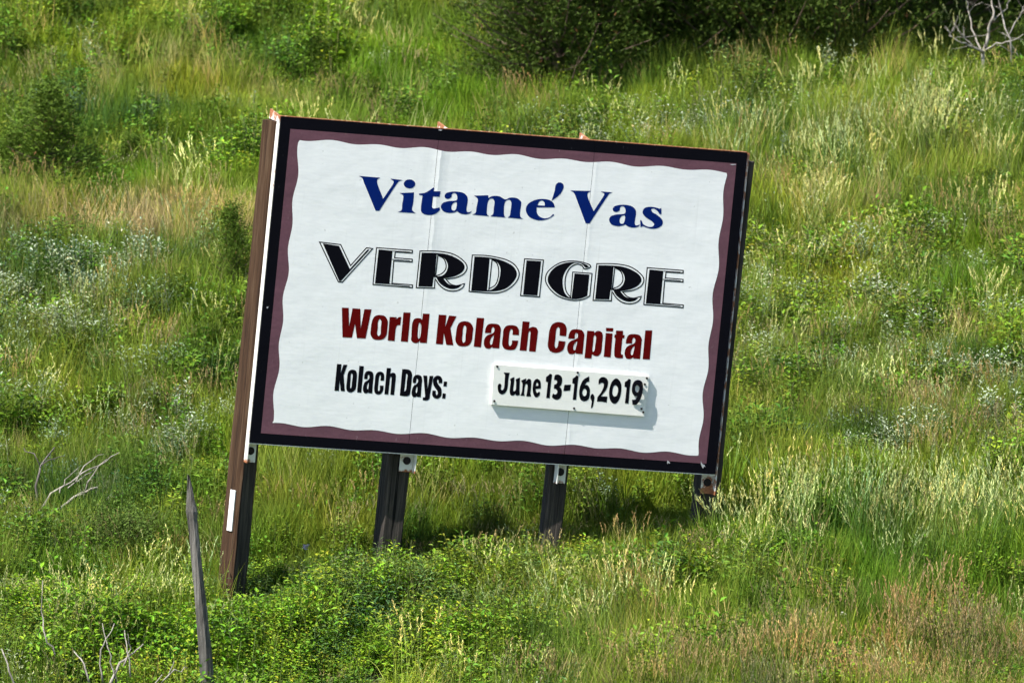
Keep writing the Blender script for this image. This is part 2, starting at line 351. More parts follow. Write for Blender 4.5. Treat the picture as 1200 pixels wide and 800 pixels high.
# ------------------------------------------------------------------ the sign
def spline(s, step=6.0):
    """outline string (mm, '~' marks a point on a curve) -> list of (x, z) points in metres"""
    P = []
    for t in s.split():
        sm = t[0] == '~'; a, b = t.lstrip('~').split(',')
        P.append((Vector((float(a), float(b))), sm))
    n = len(P); out = []
    for i in range(n):
        p1, s1 = P[i]; p2, s2 = P[(i + 1) % n]
        if not s1 and not s2:
            out.append(p1); continue
        p0 = P[i - 1][0] if s1 else p1 * 2 - p2
        p3 = P[(i + 2) % n][0] if s2 else p2 * 2 - p1
        t0 = 0; t1 = t0 + max((p1 - p0).length, .01) ** .5; t2 = t1 + max((p2 - p1).length, .01) ** .5; t3 = t2 + max((p3 - p2).length, .01) ** .5
        k = max(2, int((p2 - p1).length / step))
        for j in range(k):
            t = t1 + (t2 - t1) * j / k
            A1 = p0 * ((t1 - t) / (t1 - t0)) + p1 * ((t - t0) / (t1 - t0))
            A2 = p1 * ((t2 - t) / (t2 - t1)) + p2 * ((t - t1) / (t2 - t1))
            A3 = p2 * ((t3 - t) / (t3 - t2)) + p3 * ((t - t2) / (t3 - t2))
            B1 = A1 * ((t2 - t) / (t2 - t0)) + A2 * ((t - t0) / (t2 - t0))
            B2 = A2 * ((t3 - t) / (t3 - t1)) + A3 * ((t - t1) / (t3 - t1))
            out.append(B1 * ((t2 - t) / (t2 - t1)) + B2 * ((t - t1) / (t2 - t1)))
    return [p / 1000 for p in out]

def area(c): return sum(a.x * b.y - b.x * a.y for a, b in zip(c, c[1:] + c[:1])) / 2

def inset(c, d):
    """offset a closed outline: d > 0 shrinks the enclosed shape"""
    s = 1 if area(c) > 0 else -1
    n = len(c); out = []
    for i in range(n):
        a = c[i] - c[i - 1]; b = c[(i + 1) % n] - c[i]
        if a.length < 1e-6 or b.length < 1e-6: out.append(c[i]); continue
        na = Vector((-a.y, a.x)).normalized(); nb = Vector((-b.y, b.x)).normalized()
        m = na + nb
        if m.length < .2: m = na
        m.normalize()
        out.append(c[i] + m * (s * d / max(m.dot(na), .45)))
    return out

def sheet(mb, contours, y):
    """flat filled outline, facing the front of the sign"""
    tri = tessellate_polygon([[Vector((p.x, p.y, 0)) for p in c] for c in contours])
    pts = [p for c in contours for p in c]
    fs = []
    for t in tri:
        a, b, c = (pts[i] for i in t)
        fs.append(tuple(t) if (b - a).cross(c - a) > 0 else tuple(t)[::-1])
    mb.add([(p.x, y, p.y) for p in pts], fs)

sign = empty('roadside_sign')
sign.matrix_world = BMAT
tag(sign, 'leaning white town sign with wavy maroon border on four dark timber posts', 'sign')

# materials of the sign
def white_face():
    k = Mat('white_vinyl_face'); k.val(Roughness=.42); k.p.inputs['Specular IOR Level'].default_value = .4
    v = k.coords()
    blot = k.noise(v, 1.1, 5); fine = k.noise(k.coords((1, 1, 6)), 9, 4)
    c = k.ramp(k.math('ADD', k.math('MULTIPLY', blot, .55), k.math('MULTIPLY', fine, .45)), (.34, (.70, .715, .715)), (.62, (.80, .81, .805)))
    spot = k.noise(v, 26, 2, .4)
    c = k.mix(k.ramp(spot, (.735, (0, 0, 0)), (.76, (.5, .5, .5))), c, (.45, .45, .44))
    # run-off streaks below the top frame
    st = k.noise(k.coords((14, 1, .5)), 2.2, 4, .65)
    c = k.mix(k.ramp(st, (.58, (0, 0, 0)), (.74, (.3, .3, .3))), c, (.60, .61, .60))
    k.base(c)
    sep = k.new('ShaderNodeSeparateXYZ'); tc = k.new('ShaderNodeTexCoord'); k.link(tc.outputs['Object'], sep.inputs[0])
    x, z = sep.outputs['X'], sep.outputs['Z']
    wob = k.math('MULTIPLY', k.math('SUBTRACT', k.noise(k.coords((.01, 1, 3)), 2.0, 3), .5), .05)
    def ridge(x0, w, amp):
        d = k.math('DIVIDE', k.math('ABSOLUTE', k.math('ADD', k.math('SUBTRACT', x, x0), wob)), w)
        return k.math('MULTIPLY', k.math('POWER', k.math('MAXIMUM', k.math('SUBTRACT', 1.0, d), 0.0), 2.0), amp)
    up_ = k.math('MULTIPLY', k.math('MINIMUM', k.math('MAXIMUM', k.math('ADD', z, .25), 0.0), 1.0), 1.0)
    h = k.math('ADD', k.math('MULTIPLY', ridge(-.570, .085, .36), up_), ridge(.65, .05, .09))
    wr = k.noise(k.coords((1, 1, 1.6)), 2.0, 4, .5)
    weave = k.new('ShaderNodeTexWave', wave_type='BANDS', bands_direction='Z'); k.link(v, weave.inputs['Vector'])
    weave.inputs['Scale'].default_value = 9; weave.inputs['Distortion'].default_value = 3; weave.inputs['Detail'].default_value = 3
    weave2 = k.new('ShaderNodeTexWave', wave_type='BANDS', bands_direction='X'); k.link(v, weave2.inputs['Vector'])
    weave2.inputs['Scale'].default_value = 7; weave2.inputs['Distortion'].default_value = 4; weave2.inputs['Detail'].default_value = 3
    h = k.math('ADD', h, k.math('MULTIPLY', wr, .55))
    h = k.math('ADD', h, k.math('MULTIPLY', weave.outputs['Fac'], .003))
    h = k.math('ADD', h, k.math('MULTIPLY', weave2.outputs['Fac'], .007))
    k.bump(h, .55, .022)
    return k.m
M_white = white_face()
M_black = paint('black_vinyl_border', (.0035, .0035, .006), .6, .2, .2, fade=(.03, .03, .035))
M_maroon = paint('maroon_vinyl_border', (.125, .060, .078), .6, .2, .3, fade=(.26, .19, .20))
M_blue = paint('blue_lettering', (.002, .014, .125), .5, .1, .2)
M_ink = paint('black_lettering', (.0035, .0035, .006), .6, .1, .2)
M_red = paint('red_lettering', (.10, .0025, .0025), .5, .12, .2)
M_plate = paint('cream_date_board', (.76, .76, .71), .5, .06, .12)
M_scuff = paint('scuffed_white', (.42, .43, .45), .7, .3, .2)

def steel(name='rusted_white_steel', r0=.60):
    k = Mat(name); k.val(Roughness=.6)
    v = k.coords()
    sep = k.new('ShaderNodeSeparateXYZ'); tc = k.new('ShaderNodeTexCoord'); k.link(tc.outputs['Object'], sep.inputs[0])
    z = sep.outputs['Z']
    top = k.math('MULTIPLY', k.math('MAXIMUM', k.math('SUBTRACT', z, 1.15), 0.0), 3.2)
    bot = k.math('MULTIPLY', k.math('MAXIMUM', k.math('SUBTRACT', -1.33, z), 0.0), 4.0)
    f = k.math('ADD', k.math('ADD', k.noise(v, 14, 5, .7), top), bot)
    rust = k.ramp(k.noise(v, 60, 3), (.3, (.20, .065, .025)), (.7, (.42, .17, .07)))
    k.base(k.mix(k.ramp(f, (r0, (0, 0, 0)), (r0 + .10, (1, 1, 1))), (.68, .67, .62), rust))
    k.bump(k.noise(v, 80, 3), .2, .004)
    return k.m
M_steel = steel()
M_rust_streaked = steel('heavily_rusted_white_steel', .44)
def rusty():
    k = Mat('rusty_steel_edge'); k.val(Roughness=.8)
    k.base(k.ramp(k.noise(k.coords(), 35, 5, .7), (.3, (.14, .045, .02)), (.55, (.36, .13, .05)), (.72, (.60, .50, .40))))
    return k.m
M_rust = rusty()
M_bolt = paint('dark_bolt_head', (.03, .025, .025), .6)

def timber(name, dark, mid, light, scale=1.0):
    k = Mat(name); k.val(Roughness=.9); k.p.inputs['Specular IOR Level'].default_value = .2
    g = k.coords((1, 1, .035))
    g1 = k.noise(g, 60 * scale, 6, .7); g2 = k.noise(k.coords((1, 1, .12)), 9, 4)
    f = k.math('ADD', k.math('MULTIPLY', g1, .6), k.math('MULTIPLY', g2, .4))
    c = k.ramp(f, (.36, dark), (.5, mid), (.66, light))
    crack = k.noise(k.coords((1, 1, .02)), 38, 3, .5)
    c = k.mix(k.ramp(crack, (.66, (0, 0, 0)), (.70, (1, 1, 1))), c, tuple(x * .3 for x in dark))
    k.base(c)
    k.bump(k.math('SUBTRACT', g1, k.math('MULTIPLY', k.math('GREATER_THAN', crack, .67), .8)), .8, .012)
    return k.m
M_brown = timber('creosoted_brown_timber', (.018, .009, .005), (.047, .024, .012), (.092, .060, .036))
M_dark = timber('weathered_charcoal_timber', (.013, .012, .011), (.036, .031, .027), (.100, .084, .070))
M_grey = timber('silver_grey_stake_wood', (.020, .018, .016), (.105, .098, .088), (.26, .245, .22), 1.3)

# three ply panels, each with its black edge, maroon band and white field
HW, HH = 1.83, 1.2185
SEAMS = (-HW, -.600, .6245, HW)
def wave(t, ph): return .0085 * math.sin(2 * math.pi * t / .375 + ph + .5 * math.sin(t * 1.7 + ph)) + .003 * math.sin(t * 9.3 + ph * 2)
def top_z(x): return 1.061 + wave(x, .9)
def bot_z(x): return -1.071 + wave(x, 3.1) - .006 * x
def left_x(z): return -1.672 + 1.25 * wave(z, .3)
def right_x(z): return 1.679 + 1.25 * wave(z, 2.0)
def clip_rect(x0, x1, z0, z1, n=60):
    xs = [x0 + (x1 - x0) * i / n for i in range(n + 1)]
    return xs
for i in range(3):
    g0 = .0 if i == 0 else .0013; g1 = .0 if i == 2 else .0013
    x0, x1 = SEAMS[i] + g0, SEAMS[i + 1] - g1
    m = MB(); m.box(x0, x1, 0, .019, -HH, HH)
    panel = m.build('panel', M_black, sign)
    if i == 0: panel['label'] = 'end panel with the sunlit white steel edge'
    # maroon band
    bx0, bx1 = max(x0, -1.752), min(x1, 1.750)
    m = MB()
    m.add([(bx0, -.0012, -1.141), (bx1, -.0012, -1.141), (bx1, -.0012, 1.131), (bx0, -.0012, 1.131)], [(0, 1, 2, 3)])
    m.build('maroon_border', M_maroon, panel)
    # white field with wavy outline
    wx0, wx1 = max(x0, -1.672), min(x1, 1.679)
    c = []
    N = 70
    lo = bot_z(wx0); hi = top_z(wx0)
    xs = [wx0 + (wx1 - wx0) * k / N for k in range(N + 1)]
    c += [Vector((x, bot_z(x))) for x in xs]
    if i == 2: c += [Vector((right_x(z), z)) for z in np.linspace(bot_z(wx1), top_z(wx1), 120)[1:-1]]
    c += [Vector((x, top_z(x))) for x in xs[::-1]]
    if i == 0: c += [Vector((left_x(z), z)) for z in np.linspace(top_z(wx0), bot_z(wx0), 120)[1:-1]]
    m = MB(); sheet(m, [c], -.0024)
    m.build('white_field', M_white, panel)

# lettering
def word(name, keys, mat, y, parent, label, ins=0.0):
    m = MB()
    for key in keys:
        for gl in GLYPHS[key]:
            cs = [spline(s) for s in gl]
            if ins: cs = [inset(cs[0], ins)] + [inset(c, -ins) for c in cs[1:]]
            sheet(m, cs, y)
    o = m.build(name, mat, parent)
    o['label'] = label
    return o
word('lettering', ['vitame'], M_blue, -.0036, sign, 'blue serif word Vitame with an accent')
word('lettering', ['vas'], M_blue, -.0036, sign, 'blue serif word Vas')
big = word('lettering', ['verdigre_outer'], M_ink, -.0036, sign, 'large black outlined capitals VERDIGRE')
word('letter_inline', ['verdigre_outer'], M_white, -.0044, big, 'white line inside the capitals', .0085)
word('letter_fill', ['verdigre_fill'], M_ink, -.0052, big, 'solid black strokes of the capitals')
word('lettering', ['world'], M_red, -.0036, sign, 'dark red word World')
word('lettering', ['kolach'], M_red, -.0036, sign, 'dark red word Kolach')
word('lettering', ['capital'], M_red, -.0036, sign, 'dark red word Capital')
word('lettering', ['kolach_small'], M_ink, -.0036, sign, 'narrow black word Kolach')
word('lettering', ['days'], M_ink, -.0036, sign, 'narrow black word Days with a colon')

# screwed-on date board
m = MB()
pts = [(.006, -.806), (1.217, -.815), (1.223, -.513), (-.004, -.505)]
m.add([(x, -.026, z) for x, z in pts] + [(x, -.0048, z) for x, z in pts], [(0, 1, 2, 3), (7, 6, 5, 4), (0, 4, 5, 1), (1, 5, 6, 2), (2, 6, 7, 3), (3, 7, 4, 0)])
plate = m.build('date_board', M_plate, sign)
plate['label'] = 'thin white board with the date, screwed on over the face'
word('lettering', ['june'], M_ink, -.0272, plate, 'black word June')
word('lettering', ['dates'], M_ink, -.0272, plate, 'black numbers 13-16 with a comma')
yr = word('lettering', ['year'], M_ink, -.0272, plate, 'black year 2019, its last figure lifting off')
for v in yr.data.vertices:          # the vinyl 9 has come away along its outer side
    if v.co.x > 1.05: v.co.y -= .020 * min(1, max(0, (v.co.x - 1.085) / .08)) ** 1.5 + .0004
for x, z in ((.022, -.518), (.025, -.778), (.655, -.791), (.656, -.521), (1.204, -.526), (1.192, -.573), (1.185, -.759), (1.202, -.784)):
    m = MB(); m.tube([(x, -.0262, z), (x, -.031, z), (x, -.032, z)], [.0085, .0085, .004], 8)
    m.build('screw', M_bolt, plate)
# scuffs where the border vinyl has torn
for pts in (((1.704, -1.118), (1.709, -1.135), (1.722, -1.147), (1.736, -1.150), (1.744, -1.166), (1.733, -1.163), (1.727, -1.180), (1.716, -1.166), (1.706, -1.145)),
            ((1.695, 1.122), (1.742, 1.127), (1.746, 1.122), (1.716, 1.116)),
            ((1.440, -1.135), (1.462, -1.152), (1.458, -1.160), (1.449, -1.152), (1.445, -1.164), (1.438, -1.150)),
            ((-1.803, -.20), (-1.789, -.194), (-1.791, -.206), (-1.80, -.212)),
            ((-.612, 1.207), (-.598, 1.214), (-.576, 1.210), (-.59, 1.203))):
    m = MB(); c = [Vector(p) for p in pts]
    if area(c) < 0: c = c[::-1]
    sheet(m, [c], -.0032)
    m.build('torn_vinyl', M_scuff, sign)
# thin rusty capping along the top, pale ply edge along the foot
m = MB(); m.box(-HW + .002, HW - .002, .001, .030, HH + .0005, HH + .006)
m.build('top_capping', M_rust, sign)
m = MB(); m.box(-HW + .004, HW - .004, .002, .028, -HH - .007, -HH - .0008)
m.build('bottom_rail', M_steel, sign)

# angle irons and posts.  side: where the forward leg of the angle stands
def angle_iron(x0, x1, side, ztop, zbot, mat=None):
    m = MB()
    m.box(x0, x1, .094, .100, zbot, 1.15)
    xs = x0 if side < 0 else x1 - .006
    m.add([(xs, .0195, zbot), (xs + .006, .0195, zbot), (xs + .006, .0935, zbot), (xs, .0935, zbot),
           (xs, .0195, 1.171), (xs + .006, .0195, 1.171), (xs + .006, .0935, 1.171), (xs, .0935, 1.171)],
          [(0, 3, 2, 1), (4, 5, 6, 7), (0, 1, 5, 4), (1, 2, 6, 5), (2, 3, 7, 6), (3, 0, 4, 7)])
    # rusty gusset at the head, reaching back over the post
    yb = .29 if ztop > 1.22 else .16
    m.add([(xs - .004, .0195, 1.172), (xs + .010, .0195, 1.172), (xs + .010, yb, 1.178), (xs - .004, yb, 1.178),
           (xs - .004, .0195, 1.2175), (xs + .010, .0195, 1.2175), (xs + .010, yb, ztop), (xs - .004, yb, ztop)],
          [(0, 3, 2, 1), (4, 5, 6, 7), (0, 1, 5, 4), (1, 2, 6, 5), (2, 3, 7, 6), (3, 0, 4, 7)])
    o = m.build('angle_iron', mat or M_steel, sign)
    cx, cz = (x0 + x1) / 2, zbot + .085
    b = MB(); b.tube([(cx, .0938, cz), (cx, .088, cz)], [.030, .030], 14); b.build('washer', M_bolt, o)
    b = MB(); b.tube([(cx, .0878, cz), (cx, .074, cz)], [.017, .016], 6); b.build('bolt', M_bolt, o)
    return o
angle_iron(-1.834, -1.748, -1, 1.250, -1.372)
angle_iron(-.625, -.520, 1, 1.250, -1.366)
angle_iron(.592, .682, -1, 1.250, -1.372)
angle_iron(1.758, 1.852, 1, 1.205, -1.376, M_rust_streaked)

def post(x, y, w, d, twist, ztop, zbot, mat, label, seed, front=None):
    """squared timber: rough arrises, slightly uneven faces, chamfered weathered head"""
    r = random.Random(seed)
    n = 26; m = MB(); b = []
    prof = []
    for (sx, sy) in ((-1, -1), (1, -1), (1, 1), (-1, 1)):
        for k in range(4):
            pass
    per = []
    c = .018
    hw, hd = w / 2, d / 2
    for sx, sy, order in ((-1, -1, 0), (1, -1, 1), (1, 1, 0), (-1, 1, 1)):
        a = (sx * hw, sy * (hd - c)); e = (sx * (hw - c), sy * hd)
        per += [a, e] if order == 0 else [e, a]
        if order == 0 and sx < 0: per += [(-hw * .3, -hd), (hw * .3, -hd)]
        if sx > 0 and sy < 0: per += [(hw, -hd * .3), (hw, hd * .3)]
        if sx > 0 and sy > 0: per += [(hw * .3, hd), (-hw * .3, hd)]
        if sx < 0 and sy > 0: per += [(-hw, hd * .3), (-hw, -hd * .3)]
    ct, st = math.cos(twist), math.sin(twist)
    k = len(per); off = [r.uniform(-.004, .004) for _ in per]
    for i in range(n):
        z = zbot + (ztop - zbot) * i / (n - 1)
        wx, wy = .006 * math.sin(z * 1.7 + seed), .006 * math.sin(z * 1.3 + seed * 2)
        for q, (px, py) in enumerate(per):
            s = 1 + (off[q] + r.uniform(-.004, .004)) / w
            zz = z + (r.uniform(-.012, .006) if i == n - 1 else 0)
            m.v.append((x + (px * ct - py * st) * s + wx, y + (px * st + py * ct) * s + wy, zz)); m.c.append((1, 1, 1))
    for i in range(n - 1):
        for q in range(k):
            q2 = (q + 1) % k
            m.f.append((i * k + q, i * k + q2, (i + 1) * k + q2, (i + 1) * k + q))
    m.f.append(tuple((n - 1) * k + q for q in range(k)))
    o = m.build('post', mat, sign); o['label'] = label
    if front:                       # darker weathered front face, its shade also put into the colour
        o.data.materials.append(front)
        for f in o.data.polygons:
            if f.normal.dot(Vector((st, -ct, 0))) > .75: f.material_index = 1
    return o
p1 = post(-1.800, .215, .150, .190, math.radians(20), 1.165, -2.75, M_brown, 'brown post with a white marker strip, its lit side in view', 1, M_dark)
post(-.620, .205, .175, .185, math.radians(3), 1.12, -2.70, M_dark, 'charcoal post under the first seam', 2)
post(.640, .205, .150, .185, math.radians(-7), 1.12, -2.75, M_dark, 'charcoal post under the second seam', 3)
post(1.842, .205, .165, .185, math.radians(1), 1.150, -2.70, M_dark, 'dark post standing clear of the panel edge', 5)
# white marker strip nailed to the lit side of the first post
ct, st = math.cos(math.radians(20)), math.sin(math.radians(20))
def on_p1(px, py): return (-1.800 + px * ct - py * st, .215 + px * st + py * ct)
m = MB()
v = []
for z in (-1.90, -1.595):
    for px in (-.0885, -.0800):
        for py in (-.055, .005):
            X, Y = on_p1(px, py); v.append((X - .003, Y, z))
m.add(v, [(0, 1, 3, 2), (4, 6, 7, 5), (0, 4, 5, 1), (2, 3, 7, 6), (0, 2, 6, 4), (1, 5, 7, 3)])
m.build('marker_strip', paint('white_marker_plastic', (.78, .78, .76), .5, .08, .1), p1)['label'] = 'white strip on the post'

# ------------------------------------------------------------------ plant materials and prototypes
def leaf_mat(name, trans=.13, rough=.6, instanced=True, spec=.15):
    k = Mat(name); k.val(Roughness=rough); k.p.inputs['Specular IOR Level'].default_value = spec
    a = k.new('ShaderNodeAttribute', attribute_name='col')
    c = a.outputs['Color']
    if instanced:
        t = k.new('ShaderNodeAttribute', attribute_name='tint', attribute_type='INSTANCER')
        c = k.mix(1.0, c, t.outputs['Color'], 'MULTIPLY')
    k.base(c)
    tr = k.new('ShaderNodeBsdfTranslucent'); k.link(k.mix(1.0, c, (1.0, 1.0, .62), 'MULTIPLY'), tr.inputs['Color'])
    mx = k.new('ShaderNodeMixShader'); mx.inputs[0].default_value = trans
    k.link(k.p.outputs[0], mx.inputs[1]); k.link(tr.outputs[0], mx.inputs[2]); k.link(mx.outputs[0], k.out.inputs['Surface'])
    return k.m
M_leaf = leaf_mat('meadow_leaf')
M_plant = leaf_mat('plant_leaf', instanced=False)
M_cedar = leaf_mat('cedar_foliage', trans=.12, rough=.7, instanced=False)

R = random.Random(21)
def vary(c, a=.18):
    k = 1 + R.uniform(-a, a); h = R.uniform(-a, a) * .35
    return (max(0, c[0] * k * (1 + h)), max(0, c[1] * k), max(0, c[2] * k * (1 - h)))

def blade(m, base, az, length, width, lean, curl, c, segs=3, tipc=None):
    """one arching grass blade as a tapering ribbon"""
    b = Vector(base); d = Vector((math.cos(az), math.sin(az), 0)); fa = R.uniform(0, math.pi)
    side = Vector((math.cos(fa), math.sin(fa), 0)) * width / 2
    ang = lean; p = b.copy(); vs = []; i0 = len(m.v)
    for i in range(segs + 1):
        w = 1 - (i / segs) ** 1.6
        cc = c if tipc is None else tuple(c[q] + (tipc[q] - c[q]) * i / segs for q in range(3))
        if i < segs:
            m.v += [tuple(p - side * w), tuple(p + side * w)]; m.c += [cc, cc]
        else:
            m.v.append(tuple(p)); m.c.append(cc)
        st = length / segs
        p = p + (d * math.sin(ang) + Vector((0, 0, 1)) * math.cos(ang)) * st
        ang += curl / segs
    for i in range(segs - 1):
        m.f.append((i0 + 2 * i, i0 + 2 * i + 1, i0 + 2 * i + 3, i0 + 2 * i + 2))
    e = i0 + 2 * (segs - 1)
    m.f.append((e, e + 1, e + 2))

def leaf(m, p, d, up_, L, w, c):
    """folded ovate leaf: two facets on either side of the midrib"""
    p = Vector(p); d = Vector(d).normalized(); s = d.cross(Vector(up_))
    s = s.normalized() if s.length > 1e-4 else d.orthogonal().normalized()
    n = s.cross(d)
    a = p + d * L * .45 + s * w / 2 + n * w * .18; b = p + d * L * .45 - s * w / 2 + n * w * .18
    m.add([p, a, p + d * L - n * L * .12, b], [(0, 1, 2), (0, 2, 3)], c)

WIND = .07
def stem_line(h, lean, az, n=4, bend=.25):
    pts = [Vector((0, 0, 0))]; a = lean
    d = Vector((math.cos(az), math.sin(az), 0))
    for i in range(n):
        pts.append(pts[-1] + (d * math.sin(a) + Vector((0, 0, 1)) * math.cos(a) + Vector((WIND, 0, 0)) * (i / n)) * (h / n))
        a += bend / n
    return pts

def ribbon(m, pts, w0, w1, c):
    fa = R.uniform(0, math.pi); s = Vector((math.cos(fa), math.sin(fa), 0))
    i0 = len(m.v); n = len(pts)
    for i, p in enumerate(pts):
        w = w0 + (w1 - w0) * i / (n - 1)
        m.v += [tuple(Vector(p) - s * w / 2), tuple(Vector(p) + s * w / 2)]; m.c += [c, c]
    for i in range(n - 1): m.f.append((i0 + 2 * i, i0 + 2 * i + 1, i0 + 2 * i + 3, i0 + 2 * i + 2))

def disc(r):
    a = R.uniform(0, 2 * math.pi); q = r * math.sqrt(R.random())
    return (q * math.cos(a), q * math.sin(a), 0)

PROTO = []
def keep(m, name):
    o = m.build(name, M_leaf, link=False); PROTO.append(o); return o

def grass_tuft(h, n, width, rad, c, tipc, spread=.45):
    m = MB()
    for _ in range(n):
        L = h * R.uniform(.45, 1.05)
        blade(m, disc(rad), R.uniform(0, 6.283) if R.random() < .75 else R.uniform(-.7, .7), L, width * R.uniform(.6, 1.3), R.uniform(.02, spread), R.uniform(.05, .8), vary(c), 3, vary(tipc))
    return m

def seed_tuft(h, n, c_stem, c_head, head_len=.15, plump=1.0, leaves=10, rad=.13):
    m = MB()
    for _ in range(n):
        b = Vector(disc(rad)); hh = h * R.uniform(.75, 1.08); az = R.uniform(0, 6.283)
        pts = [b + p for p in stem_line(hh, R.uniform(0, .16), az, 5, R.uniform(0, .35))]
        cs = vary(c_stem, .15); ch = vary(c_head, .18)
        ribbon(m, pts, .0042, .0026, cs)
        top = pts[-1]; d = (pts[-1] - pts[-2]).normalized()
        k = R.randint(8, 13); hl = head_len * R.uniform(.7, 1.2)
        droop = Vector((math.cos(az), math.sin(az), 0)) * R.uniform(0, .5) + Vector((WIND * 2, 0, 0))
        for q in range(k):
            t = q / k
            p = top - d * hl * (1 - t) + droop * (hl * t * t * .4)
            a2 = R.uniform(0, 6.283)
            o = Vector((math.cos(a2) * .38, math.sin(a2) * .38, 1.0)) + droop * .5
            leaf(m, p, o, (R.uniform(-1, 1), R.uniform(-1, 1), .2), R.uniform(.022, .034) * plump, R.uniform(.006, .009) * plump, vary(ch, .12))
    for _ in range(leaves):
        blade(m, disc(rad), R.uniform(0, 6.283), h * R.uniform(.35, .75), .0075, R.uniform(.05, .5), R.uniform(.3, 1.2), vary(c_stem), 3)
    return m

def leafy_plant(h, stems, n_leaf, L, w, c, spread=.14, droop=.2, c_stem=(.09, .12, .04), tip=None):
    m = MB()
    for _ in range(stems):
        b = Vector(disc(spread * .5)); az = R.uniform(0, 6.283)
        pts = [b + p for p in stem_line(h * R.uniform(.65, 1.05), R.uniform(.02, .45), az, 4, R.uniform(-.3, .2))]
        ribbon(m, pts, .005, .003, vary(c_stem))
        cs = vary(c, .2)
        for q in range(n_leaf):
            t = .15 + .85 * (q + R.random()) / n_leaf
            f = t * 4; i = min(3, int(f)); p = pts[i].lerp(pts[i + 1], f - i)
            a2 = q * 2.4 + R.uniform(-.5, .5)
            d = Vector((math.cos(a2), math.sin(a2), R.uniform(-.25, .75) - droop + t * .3))
            ll = L * R.uniform(.6, 1.15) * (1.1 - .45 * t)
            cc = vary(cs, .28)
            if t > .75 and R.random() < .35: cc = (cc[0] * 1.55, cc[1] * 1.12, cc[2] * 1.1)
            if tip and t > .82: cc = vary(tip, .1)
            leaf(m, p + d * .012, d, (R.uniform(-.4, .4), R.uniform(-.4, .4), 1), ll, w * ll / L, cc)
    return m

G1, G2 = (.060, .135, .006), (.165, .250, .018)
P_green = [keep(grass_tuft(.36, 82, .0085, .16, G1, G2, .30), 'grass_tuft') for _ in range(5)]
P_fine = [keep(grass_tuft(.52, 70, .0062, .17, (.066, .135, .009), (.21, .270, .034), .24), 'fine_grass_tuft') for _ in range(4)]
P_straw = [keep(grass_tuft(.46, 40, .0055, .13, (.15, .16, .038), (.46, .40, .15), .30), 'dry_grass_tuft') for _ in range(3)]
P_brome = [keep(seed_tuft(.80, 14, (.16, .24, .05), (.54, .55, .22), .13, 1.0, 30, .17), 'brome_tuft') for _ in range(4)]
P_red = [keep(seed_tuft(.55, 16, (.14, .17, .035), (.38, .285, .13), .11, .8, 24, .17), 'reddish_grass_tuft') for _ in range(3)]
P_weed = [keep(leafy_plant(.42, 13, n_, l_, w_, c_, .32), 'leafy_weed') for n_, l_, w_, c_ in ((15, .066, .036, (.100, .200, .012)), (18, .054, .028, (.13, .215, .016)), (13, .078, .038, (.085, .18, .012)), (15, .064, .026, (.14, .22, .028)), (17, .050, .032, (.11, .205, .012)))]
P_willow = [keep(leafy_plant(.50, 11, 22, .066, .018, (.110, .195, .048), .28, .1), 'narrow_leaved_weed') for _ in range(3)]
P_sage = [keep(leafy_plant(.36, 10, 22, .042, .016, (.235, .295, .145), .24, -.1, (.2, .22, .14), (.31, .38, .24)), 'sage_clump') for _ in range(3)]
P_flower = [keep(leafy_plant(.55, 6, 12, .04, .014, (.12, .19, .04), .16, 0, (.12, .17, .05), (.66, .66, .52)), 'white_flowered_weed') for _ in range(2)]

# ------------------------------------------------------------------ where things grow
PXM = FPX / DIST
def G(px, py, h=.3):
    """ground spot whose plants (h high) show at that place of the photograph"""
    p = on_ground(px, py + h * PXM * .75)
    return p.x, p.y
class Patch:
    def __init__(s, px, py, rx, ry, amp, h=.3):
        s.x, s.y = G(px, py, h)
        s.rx = rx / PXM; s.ry = ry / PXM / .30; s.a = amp
    def __call__(s, x, y):
        return s.a * np.exp(-np.maximum(0, ((x - s.x) / s.rx) ** 2 + ((y - s.y) / s.ry) ** 2) ** 1.5)
def field(base, *patches):
    ps = [Patch(*p) for p in patches]
    return lambda x, y: np.clip(base + sum((p(x, y) for p in ps), 0 * x), 0, None)
_nt = rng.normal(size=(3, 64, 64))
def vnoise(x, y, s, k=0):
    """smooth value noise, about -1..1"""
    a = np.asarray(x) / s + 31.7; b = np.asarray(y) / s + 17.3
    i = np.floor(a).astype(int); j = np.floor(b).astype(int); u = a - i; v = b - j
    u = u * u * (3 - 2 * u); v = v * v * (3 - 2 * v); g = lambda p, q: _nt[k, p % 64, q % 64]
    return ((g(i, j) * (1 - u) + g(i + 1, j) * u) * (1 - v) + (g(i, j + 1) * (1 - u) + g(i + 1, j + 1) * u) * v)

SIGN_Y = lambda x: math.tan(YAW) * x + .10
def max_height(x, y):
    """plants in front of the posts stay low enough to leave the posts in view"""
    dy = SIGN_Y(x) - y
    a = np.interp(x, [-2.35, -2.2, -1.6, -1.4, -.95, -.85, -.5, -.4, .3, .4, .62, .72, 1.45, 1.8, 2.3], [9, .12, .13, .33, .40, .26, .26, .40, .40, .24, .24, .44, .48, .46, 9])
    h = a + .31 * np.clip(dy, 0, 5)
    behind = np.clip(-dy - .8, 0, 50) * 2 + .22
    return np.where(dy > -.15, h, behind)

